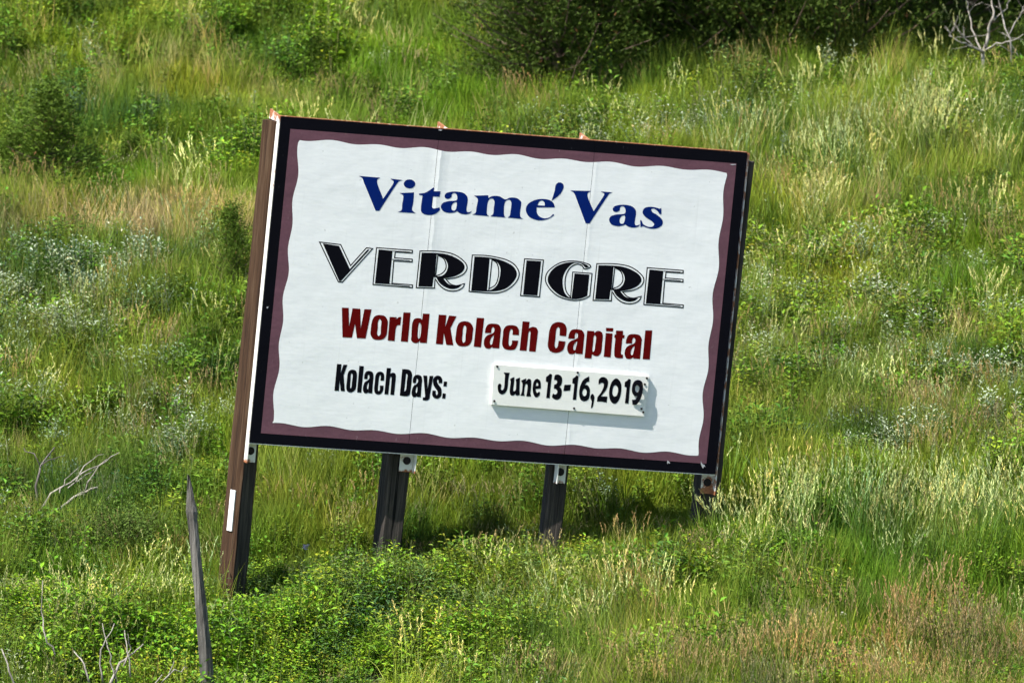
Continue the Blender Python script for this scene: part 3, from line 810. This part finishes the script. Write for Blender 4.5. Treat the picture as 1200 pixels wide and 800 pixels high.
def scatter(name, protos, n, dens, proto_h, hfun, tints, label, cat, xr=(-5.3, 5.3), yr=(-4.3, 17.0), tilt=.10):
    """one mass of ground cover: points on the hillside, each carrying a copy of one of the tufts"""
    x = rng.uniform(*xr, n * 3); y = rng.uniform(*yr, n * 3)
    d = dens(x, y)
    ok = (rng.random(n * 3) < d) & (np.abs(x) < 3.85 * (DIST + y) / DIST + .7)
    x, y, d = x[ok][:n], y[ok][:n], d[ok][:n]
    h = hfun(x, y) * rng.uniform(.72, 1.22, len(x))
    h = np.minimum(h, max_height(x, y) * rng.uniform(.85, 1.1, len(x)))
    gx = (x > -6.5)
    s = h / proto_h
    keep_ = s > .12
    x, y, s = x[keep_], y[keep_], s[keep_]
    z = ground(x, y) - .015
    t = tints(x, y)
    j = rng.normal(0, .17, len(x)); j2 = rng.normal(0, .07, len(x))
    t = .93 * t * (1 + j)[:, None] * np.stack([1 + j2, np.ones_like(j2), 1 - j2], 1)
    me = bpy.data.meshes.new(name)
    me.from_pydata(np.stack([x, y, z], 1).tolist(), [], [])
    wide = np.clip(s, .45, 1.5) ** .5
    sc = np.stack([wide * rng.uniform(.85, 1.2, len(x)), wide * rng.uniform(.85, 1.2, len(x)), s], 1)
    rot = np.stack([rng.normal(0, tilt, len(x)), rng.normal(.0, tilt, len(x)), rng.uniform(-3.14, 3.14, len(x))], 1)
    for nm, ty, data in (('scl', 'FLOAT_VECTOR', sc), ('rot', 'FLOAT_VECTOR', rot)):
        a = me.attributes.new(nm, ty, 'POINT'); a.data.foreach_set('vector', data.astype(np.float32).ravel())
    a = me.attributes.new('tint', 'FLOAT_COLOR', 'POINT')
    a.data.foreach_set('color', np.concatenate([np.clip(t, 0, 3), np.ones((len(x), 1))], 1).astype(np.float32).ravel())
    a = me.attributes.new('pick', 'INT', 'POINT'); a.data.foreach_set('value', rng.integers(0, len(protos), len(x)).astype(np.int32))
    o = bpy.data.objects.new(name, me); col.objects.link(o)
    ng = bpy.data.node_groups.new(name, 'GeometryNodeTree')
    ng.interface.new_socket('Geometry', in_out='INPUT', socket_type='NodeSocketGeometry')
    ng.interface.new_socket('Geometry', in_out='OUTPUT', socket_type='NodeSocketGeometry')
    N = ng.nodes; L = ng.links.new
    gi = N.new('NodeGroupInput'); go = N.new('NodeGroupOutput')
    iop = N.new('GeometryNodeInstanceOnPoints'); jn = N.new('GeometryNodeJoinGeometry')
    for p in protos:
        oi = N.new('GeometryNodeObjectInfo'); oi.inputs['Object'].default_value = p; oi.inputs['As Instance'].default_value = True
        L(oi.outputs['Geometry'], jn.inputs[0])
    def attr(nm, ty):
        q = N.new('GeometryNodeInputNamedAttribute'); q.data_type = ty; q.inputs['Name'].default_value = nm
        return q.outputs['Attribute']
    L(gi.outputs[0], iop.inputs['Points']); L(jn.outputs[0], iop.inputs['Instance'])
    iop.inputs['Pick Instance'].default_value = True
    L(attr('pick', 'INT'), iop.inputs['Instance Index'])
    e2r = N.new('FunctionNodeEulerToRotation'); L(attr('rot', 'FLOAT_VECTOR'), e2r.inputs[0]); L(e2r.outputs[0], iop.inputs['Rotation'])
    L(attr('scl', 'FLOAT_VECTOR'), iop.inputs['Scale'])
    L(iop.outputs[0], go.inputs[0])
    md = o.modifiers.new('plants', 'NODES'); md.node_group = ng
    tag(o, label, cat, kind='stuff')
    return o

def tinter(base, *patches, n=.42):
    """base colour factor of the plants, shifted in patches of other growth"""
    ps = [(Patch(*p[:4], 1.0), np.array(p[4])) for p in patches]
    def f(x, y):
        t = np.ones((len(x), 3)) * np.array(base)
        for p, c in ps:
            w = p(x, y)[:, None]; t = t * (1 - w) + c * w
        k = vnoise(x, y, .8) * .5 + vnoise(x, y, .3, 1) * .5
        return t * (1 + n * k[:, None] * np.array([1.15, .8, .7]))
    return f
const = lambda h: (lambda x, y: h * (1 + .18 * vnoise(x, y, .6, 2)))

LUSH = ((330, 745, 340, 60), (90, 750, 130, 50))
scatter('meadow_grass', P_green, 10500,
        field(.66, (150, 250, 230, 30, -.42), (470, 80, 170, 70, .5), (1010, 640, 280, 60, .5), (160, 170, 220, 50, .4), (300, 745, 330, 60, -.50), (430, 665, 170, 30, -.3)),
        .40, lambda x, y: .33 * (1 + .30 * vnoise(x, y, .5, 2)) + Patch(1010, 600, 220, 70, .22)(x, y) - Patch(300, 745, 330, 60, .10)(x, y),
        tinter((1, 1, 1), (470, 80, 170, 80, (.92, 1.16, .9)), (160, 190, 220, 40, (.95, 1.15, .9)), (200, 80, 190, 40, (1.35, 1.05, 1.1)),
               (150, 245, 220, 32, (1.6, 1.15, 1.8)), (1010, 650, 260, 50, (.80, 1.0, .9)), (950, 250, 110, 60, (1.6, 1.25, 1.4)),
               (1130, 300, 100, 50, (.95, 1.1, .8)), (560, 590, 300, 40, (1.1, .95, .8)), (1000, 450, 240, 70, (1.1, 1.0, 1.1)), (100, 20, 200, 30, (1.1, 1.05, .9))),
        'short green meadow grass covering the whole hillside', 'grass')
scatter('fine_meadow_grass', P_fine, 4700,
        field(.30, (150, 560, 220, 90, .35), (560, 590, 320, 50, .45), (1000, 460, 260, 120, .35), (900, 170, 330, 60, .4), (150, 420, 200, 90, .25), (730, 730, 130, 70, .4), (470, 80, 150, 60, -.25), (300, 745, 330, 60, -.28)),
        .52, const(.44), tinter((1, 1, 1), (150, 245, 220, 35, (1.4, 1.05, 1.5)), (470, 80, 170, 80, (.75, .95, .7)), (560, 590, 300, 50, (.95, .85, .62)), (900, 170, 330, 60, (1.1, 1.12, 1.0))),
        'fine olive green meadow grass mixed through the hillside', 'grass')
scatter('dry_grass', P_straw, 3400,
        field(.07, (110, 252, 220, 32, .75), (260, 235, 100, 28, .3), (210, 80, 190, 45, .26), (960, 245, 100, 60, .45), (1050, 150, 230, 40, .22), (730, 740, 150, 70, .12), (60, 560, 110, 60, .18), (1000, 440, 260, 90, .10), (300, 745, 330, 60, -.07)),
        .46, const(.46), tinter((.95, .95, .95), (150, 250, 230, 40, (1.02, .92, 1.25))),
        'straw coloured dry grass in loose patches on the hillside', 'grass')
scatter('seeding_brome_grass', P_brome, 2700,
        field(.022, (990, 575, 170, 38, .95, .7), (1150, 560, 80, 40, .45, .7), (60, 670, 90, 40, .45, .6), (170, 655, 90, 30, .25, .6), (1010, 120, 230, 32, .55, .7), (1120, 150, 110, 30, .25), (950, 230, 110, 50, .25, .6), (1040, 420, 190, 70, .05), (700, 700, 90, 50, .15, .6)),
        .80, lambda x, y: .58 + Patch(1000, 565, 210, 60, .20, .7)(x, y) + Patch(1010, 120, 240, 40, .05, .7)(x, y),
        tinter((1, 1, 1), (1000, 560, 230, 70, (.98, 1.02, .95))),
        'tall brome grass with pale yellow seed heads', 'grass', tilt=.05)
scatter('reddish_seeding_grass', P_red, 2900,
        field(.03, (1130, 755, 130, 42, .72, .5), (960, 772, 170, 38, .50, .5), (760, 750, 120, 50, .22, .5), (1000, 420, 260, 60, .22, .4), (1090, 480, 130, 40, .25, .4), (150, 250, 220, 25, .2), (560, 590, 300, 40, .18, .4), (1130, 260, 100, 30, .2), (250, 420, 100, 90, .10), (300, 745, 330, 60, -.03)),
        .55, const(.46), tinter((1, 1, 1), (1120, 740, 160, 50, (1.08, .95, 1.0))),
        'reddish brown seeding grass standing among the green', 'grass', tilt=.05)
scatter('leafy_ground_cover', P_weed, 4600,
        field(.17, (150, 245, 230, 34, -.16), (330, 745, 330, 58, .60, .3), (100, 750, 130, 55, .7, .3), (480, 660, 170, 30, .5, .35), (150, 25, 190, 40, .45), (1130, 300, 100, 60, .40), (700, 660, 130, 40, .4, .3), (930, 650, 240, 50, .30), (150, 390, 170, 40, .16), (900, 300, 70, 40, .35), (1000, 490, 180, 60, .18), (100, 610, 130, 40, .18)),
        .42, lambda x, y: .36 * (1 + .35 * vnoise(x, y, .45, 2)), tinter((1, 1, 1), (150, 25, 200, 50, (.85, .95, .8)), (330, 740, 330, 70, (1.22, 1.27, .95)), (90, 740, 130, 70, (1.2, 1.25, .95)), n=.38),
        'low leafy green weeds covering the ground below the sign', 'ground cover')
scatter('narrow_leaved_ground_cover', P_willow, 1600,
        field(.04, (400, 668, 130, 32, .9, .4), (590, 668, 150, 35, .6, .4), (320, 660, 60, 30, .5), (730, 660, 90, 30, .5), (460, 770, 120, 30, .4), (60, 330, 120, 50, .25), (950, 400, 160, 70, .15), (250, 440, 80, 60, .25)),
        .50, const(.40), tinter((1, 1, 1)),
        'grey green narrow leaved weeds at the feet of the posts', 'ground cover')
scatter('white_flowering_weeds', P_flower, 4200,
        field(.0, (830, 125, 90, 14, .9, .5), (680, 140, 60, 12, .6, .5), (1120, 150, 110, 20, .3), (60, 330, 90, 40, .25), (1000, 330, 160, 60, .10)),
        .55, const(.50), tinter((1, 1, 1)),
        'white flowering weeds along the edge of the cedars', 'wildflowers')
scatter('sage_ground_cover', P_sage, 1700,
        field(.03, (60, 350, 130, 45, .45), (200, 475, 140, 40, .55), (120, 285, 200, 25, .35), (1010, 345, 170, 45, .5), (920, 380, 80, 60, .4), (1030, 500, 170, 25, .4), (1130, 430, 100, 40, .35), (800, 145, 160, 22, .5), (1020, 275, 120, 18, .35), (350, 600, 400, 60, -.03), (1000, 700, 300, 80, -.03)),
        .36, const(.34), tinter((1, 1, 1)),
        'pale silvery sage growing thinly through the hillside grass', 'ground cover')

# ------------------------------------------------------------------ single plants
sage_mesh = []
for _ in range(4):
    m = leafy_plant(.42, 16, 30, .046, .018, (.255, .310, .165), .30, -.1, (.18, .22, .14), (.36, .42, .29))
    sage_mesh.append(m.mesh('sage_plant', M_plant))
spots = [(20, 335), (48, 365), (110, 385), (15, 400), (190, 470), (232, 478), (275, 470), (150, 492), (210, 505), (30, 455), (60, 300), (120, 300), (165, 290),
         (905, 300), (935, 330), (1010, 330), (1045, 345), (1085, 340), (990, 370), (1065, 380), (900, 390), (1000, 405), (1120, 430), (1150, 425), (985, 505), (1040, 500),
         (1075, 495), (930, 500), (1180, 470), (1010, 275), (1090, 262), (1130, 300), (895, 345), (940, 420), (760, 150), (800, 145), (845, 130), (880, 125), (700, 150), (1165, 365), (950, 290), (870, 330)]
for i, (px, py) in enumerate(spots):
    x, y = G(px, py, .38)
    o = bpy.data.objects.new('sage_plant', sage_mesh[i % 4]); col.objects.link(o)
    s = R.uniform(.75, 1.2)
    o.location = (x, y, float(ground(x, y)) - .01); o.rotation_euler = (0, 0, R.uniform(0, 6)); o.scale = (s * 1.1, s * 1.1, s)
    where = 'in the crest grass just below the dark cedars' if py < 170 else 'on the open slope on the brown post side of the sign' if px < 500 else 'on the slope past the post that stands clear of the panel'
    tag(o, 'silvery grey sage plant ' + where, 'plant', 'sage plants on the hillside')

M_bark = timber('cedar_bark', (.05, .033, .024), (.11, .075, .055), (.19, .14, .105))
M_deadwood = timber('bleached_dead_wood', (.13, .115, .10), (.28, .255, .22), (.44, .41, .36))

def cedar_parts(h, rad, n_limb, sprays, spray_len, seed, skirt=.04, gaps=.25, c=(.026, .052, .006), c2=(.070, .108, .014), cone=.72):
    """juniper: tapered trunk, rising limbs, crown of many small scale-leaf sprays in clumps"""
    r = random.Random(seed)
    t = MB(); k = MB()
    tp = [Vector((.03 * h * math.sin(i * 1.1 + seed) * i / 8, .03 * h * math.cos(i * .9 + seed) * i / 8, h * .95 * i / 8 - .1)) for i in range(9)]
    r0 = .028 * h ** .9 + .006
    t.tube(tp, [r0 * (1 - .9 * i / 8) for i in range(9)], 8)
    prof = lambda u: (min(1, (u + .18) / .36) ** .6) * (1 - u) ** cone * 1.12 + .03
    for q in range(n_limb):
        u = skirt + (1 - skirt) * ((q + r.random()) / n_limb) ** 1.25
        az = q * 2.39996 + r.uniform(-.5, .5)
        z = u * h * .96
        f = u * 8 * .98; i = min(7, int(f)); p0 = tp[i].lerp(tp[i + 1], f - i)
        L = rad * prof(u) * r.uniform(.70, 1.18)
        d = Vector((math.cos(az), math.sin(az), 0))
        rise = r.uniform(.05, .5) + u * .6
        pts = [p0 + d * (L * s) + Vector((0, 0, L * (rise * s * s - .10 * s * (1 - s)))) + Vector((0, 0, r.uniform(-.02, .02) * L)) for s in (0, .25, .5, .75, 1)]
        t.tube(pts, [r0 * .20 * (1 - u * .7) * (1 - .85 * s) + .0012 for s in (0, .25, .5, .75, 1)], 4, cap=False)
        nc = max(3, int(7 * L / rad * 1.4) + 2)
        for w in range(nc):                     # clumps along the limb
            s = .22 + .80 * (w + r.random()) / nc
            if s < .5 and r.random() < gaps: continue
            f = min(3.99, min(s, 1) * 4); i = int(f); pc = pts[i].lerp(pts[i + 1], f - i)
            cr = spray_len * r.uniform(1.3, 3.2)
            pc = pc + Vector((r.uniform(-1, 1), r.uniform(-1, 1), r.uniform(-.6, .8))) * cr * .7
            kk = r.uniform(.72, 1.3)
            ax = (d * r.uniform(.3, 1) + Vector((r.uniform(-.7, .7), r.uniform(-.7, .7), r.uniform(.1, 1.0)))).normalized()
            for e in range(max(3, int(sprays / (n_limb * nc)))):
                o = Vector((r.gauss(0, 1), r.gauss(0, 1), r.gauss(0, .8))) * cr * .5
                dd = (ax + Vector((r.gauss(0, .55), r.gauss(0, .55), r.gauss(0, .45)))).normalized()
                mixv = r.random()
                cc = tuple((c[j] + (c2[j] - c[j]) * mixv) * kk for j in range(3))
                if r.random() < .012: cc = (.16, .075, .03)
                ll = spray_len * r.uniform(.55, 1.1)
                side = dd.cross(Vector((r.gauss(0, 1), r.gauss(0, 1), r.gauss(0, 1)))).normalized()
                w2 = ll * .10
                b = pc + o
                k.add([b - side * w2 * .4, b + dd * ll * .45 - side * w2, b + dd * ll, b + dd * ll * .45 + side * w2], [(0, 1, 2), (0, 2, 3)], cc)
                for sg in (-1, 1):
                    d3 = (dd + side * sg * .8).normalized(); s3 = d3.cross(dd.cross(side)).normalized()
                    b3 = b + dd * ll * r.uniform(.2, .45)
                    k.add([b3 - s3 * w2 * .4, b3 + d3 * ll * .55, b3 + s3 * w2 * .6], [(0, 1, 2)], cc)
    return t.mesh('trunk', M_bark), k.mesh('crown', M_cedar)

def place_tree(name, parts, loc, rz, s, label, group, cat='tree'):
    e = empty(name, loc); e.rotation_euler = (0, 0, rz); e.scale = (s[0], s[0], s[1])
    for nm, me in zip(('trunk', 'crown'), parts):
        o = bpy.data.objects.new(nm, me); col.objects.link(o); o.parent = e
    tag(e, label, cat, group)
    return e
big = [cedar_parts(4.2, 1.30, 170, 60000, .066, s, .015, .15) for s in (3, 8, 14)]
rows = [  # pixel x and row of the foot, size, which form, label
    (652, 152, (.80, .80), 0, 'dark cedar at the open end of the row above the green slope'),
    (705, 128, (.95, 1.0), 1, 'dark cedar second from the open end of the row'),
    (752, 118, (1.0, 1.05), 2, 'dark cedar behind the white flowering weeds'),
    (822, 110, (.92, 1.0), 0, 'dark cedar in the middle of the row behind the grassy crest'),
    (905, 100, (1.05, 1.1), 1, 'dark cedar with brown needles showing near its foot'),
    (985, 88, (1.0, 1.05), 2, 'dark cedar between the brown tinged cedar and the bleached dead tree'),
    (1065, 78, (1.05, 1.1), 0, 'dark cedar directly beside the bleached dead tree'),
    (1150, 55, (1.1, 1.1), 1, 'dark cedar standing behind the bleached dead tree'),
    (1235, 50, (1.1, 1.1), 2, 'dark cedar past the bleached dead tree, mostly hidden'),
]
for i, (px, py, s, f, lab) in enumerate(rows):
    p = on_ground(px, py)
    place_tree('cedar_tree', big[f], (p.x, p.y + .9, float(ground(p.x, p.y + .9))), R.uniform(0, 6), s, lab, 'cedar trees above the sign')
for i, (px, py) in enumerate(((690, 60), (740, 50), (800, 40), (880, 35), (960, 30), (1050, 20), (1130, 10), (1210, 10))):
    p = on_ground(px, py)
    y = p.y + 2.0
    place_tree('cedar_tree', big[(i + 1) % 3], (p.x, y, float(ground(p.x, y))), R.uniform(0, 6), (1.15, 1.2), 'dark cedar in the shaded second row behind the front cedars', 'cedar trees above the sign')

small = [cedar_parts(1.0, .36, 90, 16000, .034, s, .02, .25, (.045, .090, .008), (.125, .195, .022), 1.25) for s in (5, 9)]
low = cedar_parts(.55, .62, 70, 12000, .045, 17, .02, .1, (.055, .095, .014), (.110, .175, .030))
for (px, py, s, f, lab) in ((60, 228, (1.70, 1.10), 0, 'conical young cedar on the grass with a smaller one beside it'),
                            (150, 215, (.75, .50), 1, 'smallest young cedar beside the taller conical one'),
                            (14, 220, (1.0, .62), 1, 'low bushy young cedar hugging the conical cedar'),
                            (274, 350, (.85, .90), 1, 'young cedar growing close behind the brown sign post'),
                            (372, 105, (.75, .55), 0, 'small dark shrub alone on the bright green upper slope'),
                            (330, 20, (.0, .0), 0, '')):
    if s[0] == 0: continue
    p = on_ground(px, py)
    place_tree('young_cedar', small[f], (p.x, p.y, p.z - .02), R.uniform(0, 6), s, lab, 'young cedars on the slope', 'shrub')
p = on_ground(140, 668)
place_tree('creeping_juniper', low, (p.x, p.y, p.z), 1.0, (.85, .85), 'low dark juniper bush under the bleached branches', None, 'shrub')
p = on_ground(705, 168)
place_tree('green_shrub', small[1], (p.x, p.y, p.z), 2.0, (.45, .42), 'small green shrub peeping over the top edge of the sign', None, 'shrub')

def limb(m, p, d, L, r, depth, rr, kink=.35, up_=.0, c=(1, 1, 1)):
    pts = [Vector(p)]; d = Vector(d).normalized(); n = 5; ks = []
    for i in range(n):
        d = (d + Vector((rr.gauss(0, kink), rr.gauss(0, kink), rr.gauss(0, kink) + up_)) * .35).normalized()
        pts.append(pts[-1] + d * L / n); ks.append(d.copy())
    m.tube(pts, [r * (1 - .72 * i / n) for i in range(n + 1)], 6 if depth > 1 else 4)
    if depth > 0:
        for q in range(rr.randint(2, 4)):
            i = rr.randint(1, n)
            dd = (ks[i - 1] + Vector((rr.gauss(0, .6), rr.gauss(0, .6), rr.gauss(0, .45)))).normalized()
            limb(m, pts[i], dd, L * rr.uniform(.4, .65), r * .5, depth - 1, rr, kink, up_)

def from_pixels(m, Y, pts, r0, r1, n=6):
    P = [at(px, py, Y + dy) for px, py, dy in pts]
    Q = []
    for i in range(len(P) - 1):
        for k in range(3): Q.append(P[i].lerp(P[i + 1], k / 3) + Vector((R.gauss(0, .006), R.gauss(0, .01), R.gauss(0, .006))))
    Q.append(P[-1])
    m.tube(Q, [r0 + (r1 - r0) * i / (len(Q) - 1) for i in range(len(Q))], n)

def dead_branch(Y, strands, label, group='dead branches in the grass', mat=None):
    m = MB()
    for pts, r0, r1 in strands: from_pixels(m, Y, pts, r0, r1)
    o = m.build('dead_branch', mat or M_deadwood, smooth=True)
    org = Vector(m.v[0])
    o.data.transform(Matrix.Translation(-org)); o.location = org
    tag(o, label, 'branch', group)
x, y = G(60, 600, .3)
YB = y
dead_branch(YB, [([(38, 612, 0), (58, 580, .05), (95, 555, .1), (125, 538, .2)], .011, .004), ([(60, 600, 0), (100, 575, -.1), (115, 545, -.1), (140, 530, -.2)], .009, .003),
                 ([(80, 572, 0), (95, 560, .1), (112, 548, .2)], .006, .003), ([(88, 562, 0), (104, 540, .1), (122, 532, .1)], .006, .002), ([(70, 578, 0), (76, 562, .1), (92, 548, .1)], .005, .002)],
            'tangle of pale bleached branches arching out of the grass')
dead_branch(YB - .2, [([(60, 600, 0), (88, 582, .05), (114, 571, .1)], .014, .008), ([(96, 578, 0), (110, 574, .1)], .006, .003)], 'thick bleached stick lying under the arching branches')
dead_branch(YB - .1, [([(113, 594, 0), (128, 584, .1), (144, 577, .1)], .011, .004), ([(120, 590, 0), (132, 577, .1)], .006, .003)], 'short forked bleached stick beside the low juniper')
M_darkstick = timber('dark_dead_wood', (.05, .042, .04), (.11, .095, .09), (.2, .18, .165))
dead_branch(YB + .1, [([(42, 590, 0), (44, 560, .0), (50, 540, .1), (64, 524, .1)], .011, .006), ([(48, 548, 0), (40, 532, 0), (28, 525, .1)], .006, .003), ([(47, 545, 0), (60, 538, .1), (76, 534, .1)], .005, .002)],
            'dark forked dead branch rising beside the bleached tangle', mat=M_darkstick)
x, y = G(130, 770, .3)
YF = y - .9
dead_branch(YF, [([(128, 806, 0), (140, 778, 0), (158, 765, .1), (168, 754, .1)], .012, .004), ([(136, 800, 0), (132, 782, 0), (128, 760, 0), (120, 730, .1)], .008, .003), ([(152, 792, 0), (150, 762, 0), (146, 738, .1)], .007, .003),
                 ([(120, 800, 0), (118, 768, 0), (124, 748, 0), (134, 730, .1)], .008, .003), ([(105, 798, 0), (98, 778, 0), (86, 762, .1)], .008, .004), ([(144, 780, 0), (154, 758, .1), (150, 742, .1)], .006, .002)],
            'cluster of bare pale twigs in front of the leafy weeds')
dead_branch(YF, [([(66, 766, 0), (52, 745, 0), (48, 715, .1), (50, 680, .1)], .007, .003)], 'single curved pale twig rising from the weeds')
dead_branch(YF - .3, [([(20, 810, 0), (10, 785, 0), (2, 760, .1)], .009, .005)], 'pale stick leaning out of frame beside the curved twig')
dead_branch(YF, [([(188, 800, 0), (205, 785, 0), (220, 782, .1)], .006, .003), ([(196, 793, 0), (204, 774, 0)], .004, .002), ([(176, 808, 0), (190, 790, 0)], .006, .004)], 'small pale twigs beside the weathered stake')

# bleached dead tree by the cedars
e_px = on_ground(1150, 108)
YD = e_px.y + .1
root = empty('dead_tree', (e_px.x, YD, float(ground(e_px.x, YD))))
def dt(name, strands, r):
    m = MB()
    for pts, a, b in strands:
        from_pixels(m, YD, pts, a * .62, b * .6, 7)
        rr = random.Random(int(pts[-1][0]))
        if name == 'branch':
            for px, py, dy in pts[1:]:
                if rr.random() < .7:
                    limb(m, at(px, py, YD + dy), (rr.uniform(-1, .5), rr.uniform(-.6, .6), rr.uniform(0, 1)), rr.uniform(.10, .22), .004, 1 if rr.random() < .5 else 0, rr)
    o = m.build(name, M_deadwood, smooth=True)
    o.data.transform(Matrix.Translation(-root.location)); o.parent = root
dt('trunk', [([(1151, 118, 0), (1150, 90, 0), (1152, 62, 0), (1158, 40, 0)], .040, .022)], 1)
dt('branch', [([(1152, 62, 0), (1140, 55, -.1), (1126, 50, -.2), (1112, 42, -.2)], .018, .006), ([(1140, 55, -.1), (1128, 42, -.1), (1122, 36, -.2)], .010, .004)], 1)
dt('branch', [([(1152, 64, 0), (1142, 42, .1), (1136, 16, .2), (1132, 0, .3)], .015, .006), ([(1142, 42, .1), (1130, 44, 0), (1118, 46, 0)], .007, .003)], 1)
dt('branch', [([(1158, 42, 0), (1164, 20, 0), (1162, 0, .1), (1160, -30, .1)], .020, .008), ([(1163, 25, 0), (1176, 14, .1), (1184, 0, .2)], .010, .004)], 1)
dt('branch', [([(1153, 60, 0), (1168, 52, -.1), (1186, 48, -.2), (1200, 40, -.2)], .012, .005), ([(1170, 52, -.1), (1186, 62, 0), (1198, 66, 0)], .006, .003)], 1)
dt('branch', [([(1186, 78, 0), (1183, 45, 0), (1172, 10, .1), (1166, -20, .1)], .014, .007), ([(1182, 40, 0), (1195, 20, .1), (1205, 5, .1)], .008, .004)], 1)
tag(root, 'bleached bare dead tree standing before the dark cedars', 'tree')

# weathered stake leaning in the foreground weeds
YS = -2.9
def stake():
    m = MB(); n = 10; rings = 30
    A = at(246, 850, YS); B = at(222.5, 556, YS)
    A.z = min(A.z, float(ground(A.x, A.y)) - .1)
    for i in range(rings):
        t = i / (rings - 1); p = A.lerp(B, t) + Vector((.010 * math.sin(t * 5), 0, 0))
        r = (.050 - .018 * t) if t < .86 else max(.006, (.0345 * (1 - (t - .86) / .14) + .006))
        for k in range(n):
            a = 2 * math.pi * k / n
            rr = r * (1 + .13 * math.sin(k * 2.3 + 1) + .07 * math.sin(k * 5.1 + t * 7)) + R.uniform(-.0018, .0018)
            zz = (R.uniform(-.05, .02) if t > .9 and k in (2, 3, 4, 5) else 0)
            m.v.append((p.x + rr * math.cos(a), p.y + rr * math.sin(a), p.z + zz)); m.c.append((1, 1, 1))
    for i in range(rings - 1):
        for k in range(n):
            k2 = (k + 1) % n
            m.f.append((i * n + k, i * n + k2, (i + 1) * n + k2, (i + 1) * n + k))
    m.f.append(tuple((rings - 1) * n + k for k in range(n)))
    o = m.build('fence_stake', M_grey)
    o.data.transform(Matrix.Translation(-A)); o.location = A
    tag(o, 'weathered grey wooden fence stake with a broken pointed top', 'fence post')
stake()

# a few small flowers
def flower(px, py, c, label, h):
    x, y = G(px, py, h)
    g = float(ground(x, y)); z = at(px, py, y).z
    m = MB()
    pts = [Vector((0, 0, 0)), Vector((.01, 0, (z - g) * .5)), Vector((.02, 0, z - g))]
    m.tube(pts, [.003, .0025, .002], 5, c=(.10, .16, .05))
    for k in range(14):
        a = k * 2.4; d = Vector((math.cos(a), math.sin(a), R.uniform(-.2, .9)))
        leaf(m, pts[-1] + Vector((0, 0, R.uniform(-.03, .01))), d, (0, 0, 1), .032, .020, vary(c, .12))
    for k in range(5):
        a = k * 2.4; leaf(m, pts[1] * R.uniform(.4, 1.4), Vector((math.cos(a), math.sin(a), .4)), (0, 0, 1), .05, .014, (.09, .15, .04))
    o = m.build('wildflower', M_plant); o.location = (x, y, g)
    tag(o, label, 'flower')
flower(355, 640, (.55, .48, .68), 'pale lilac flower in the weeds beside the brown post', .45)
flower(985, 719, (.80, .80, .74), 'small white flower in the deep green grass', .35)
flower(1092, 128, (.75, .50, .05), 'small yellow flower in the grass below the dead tree', .4)
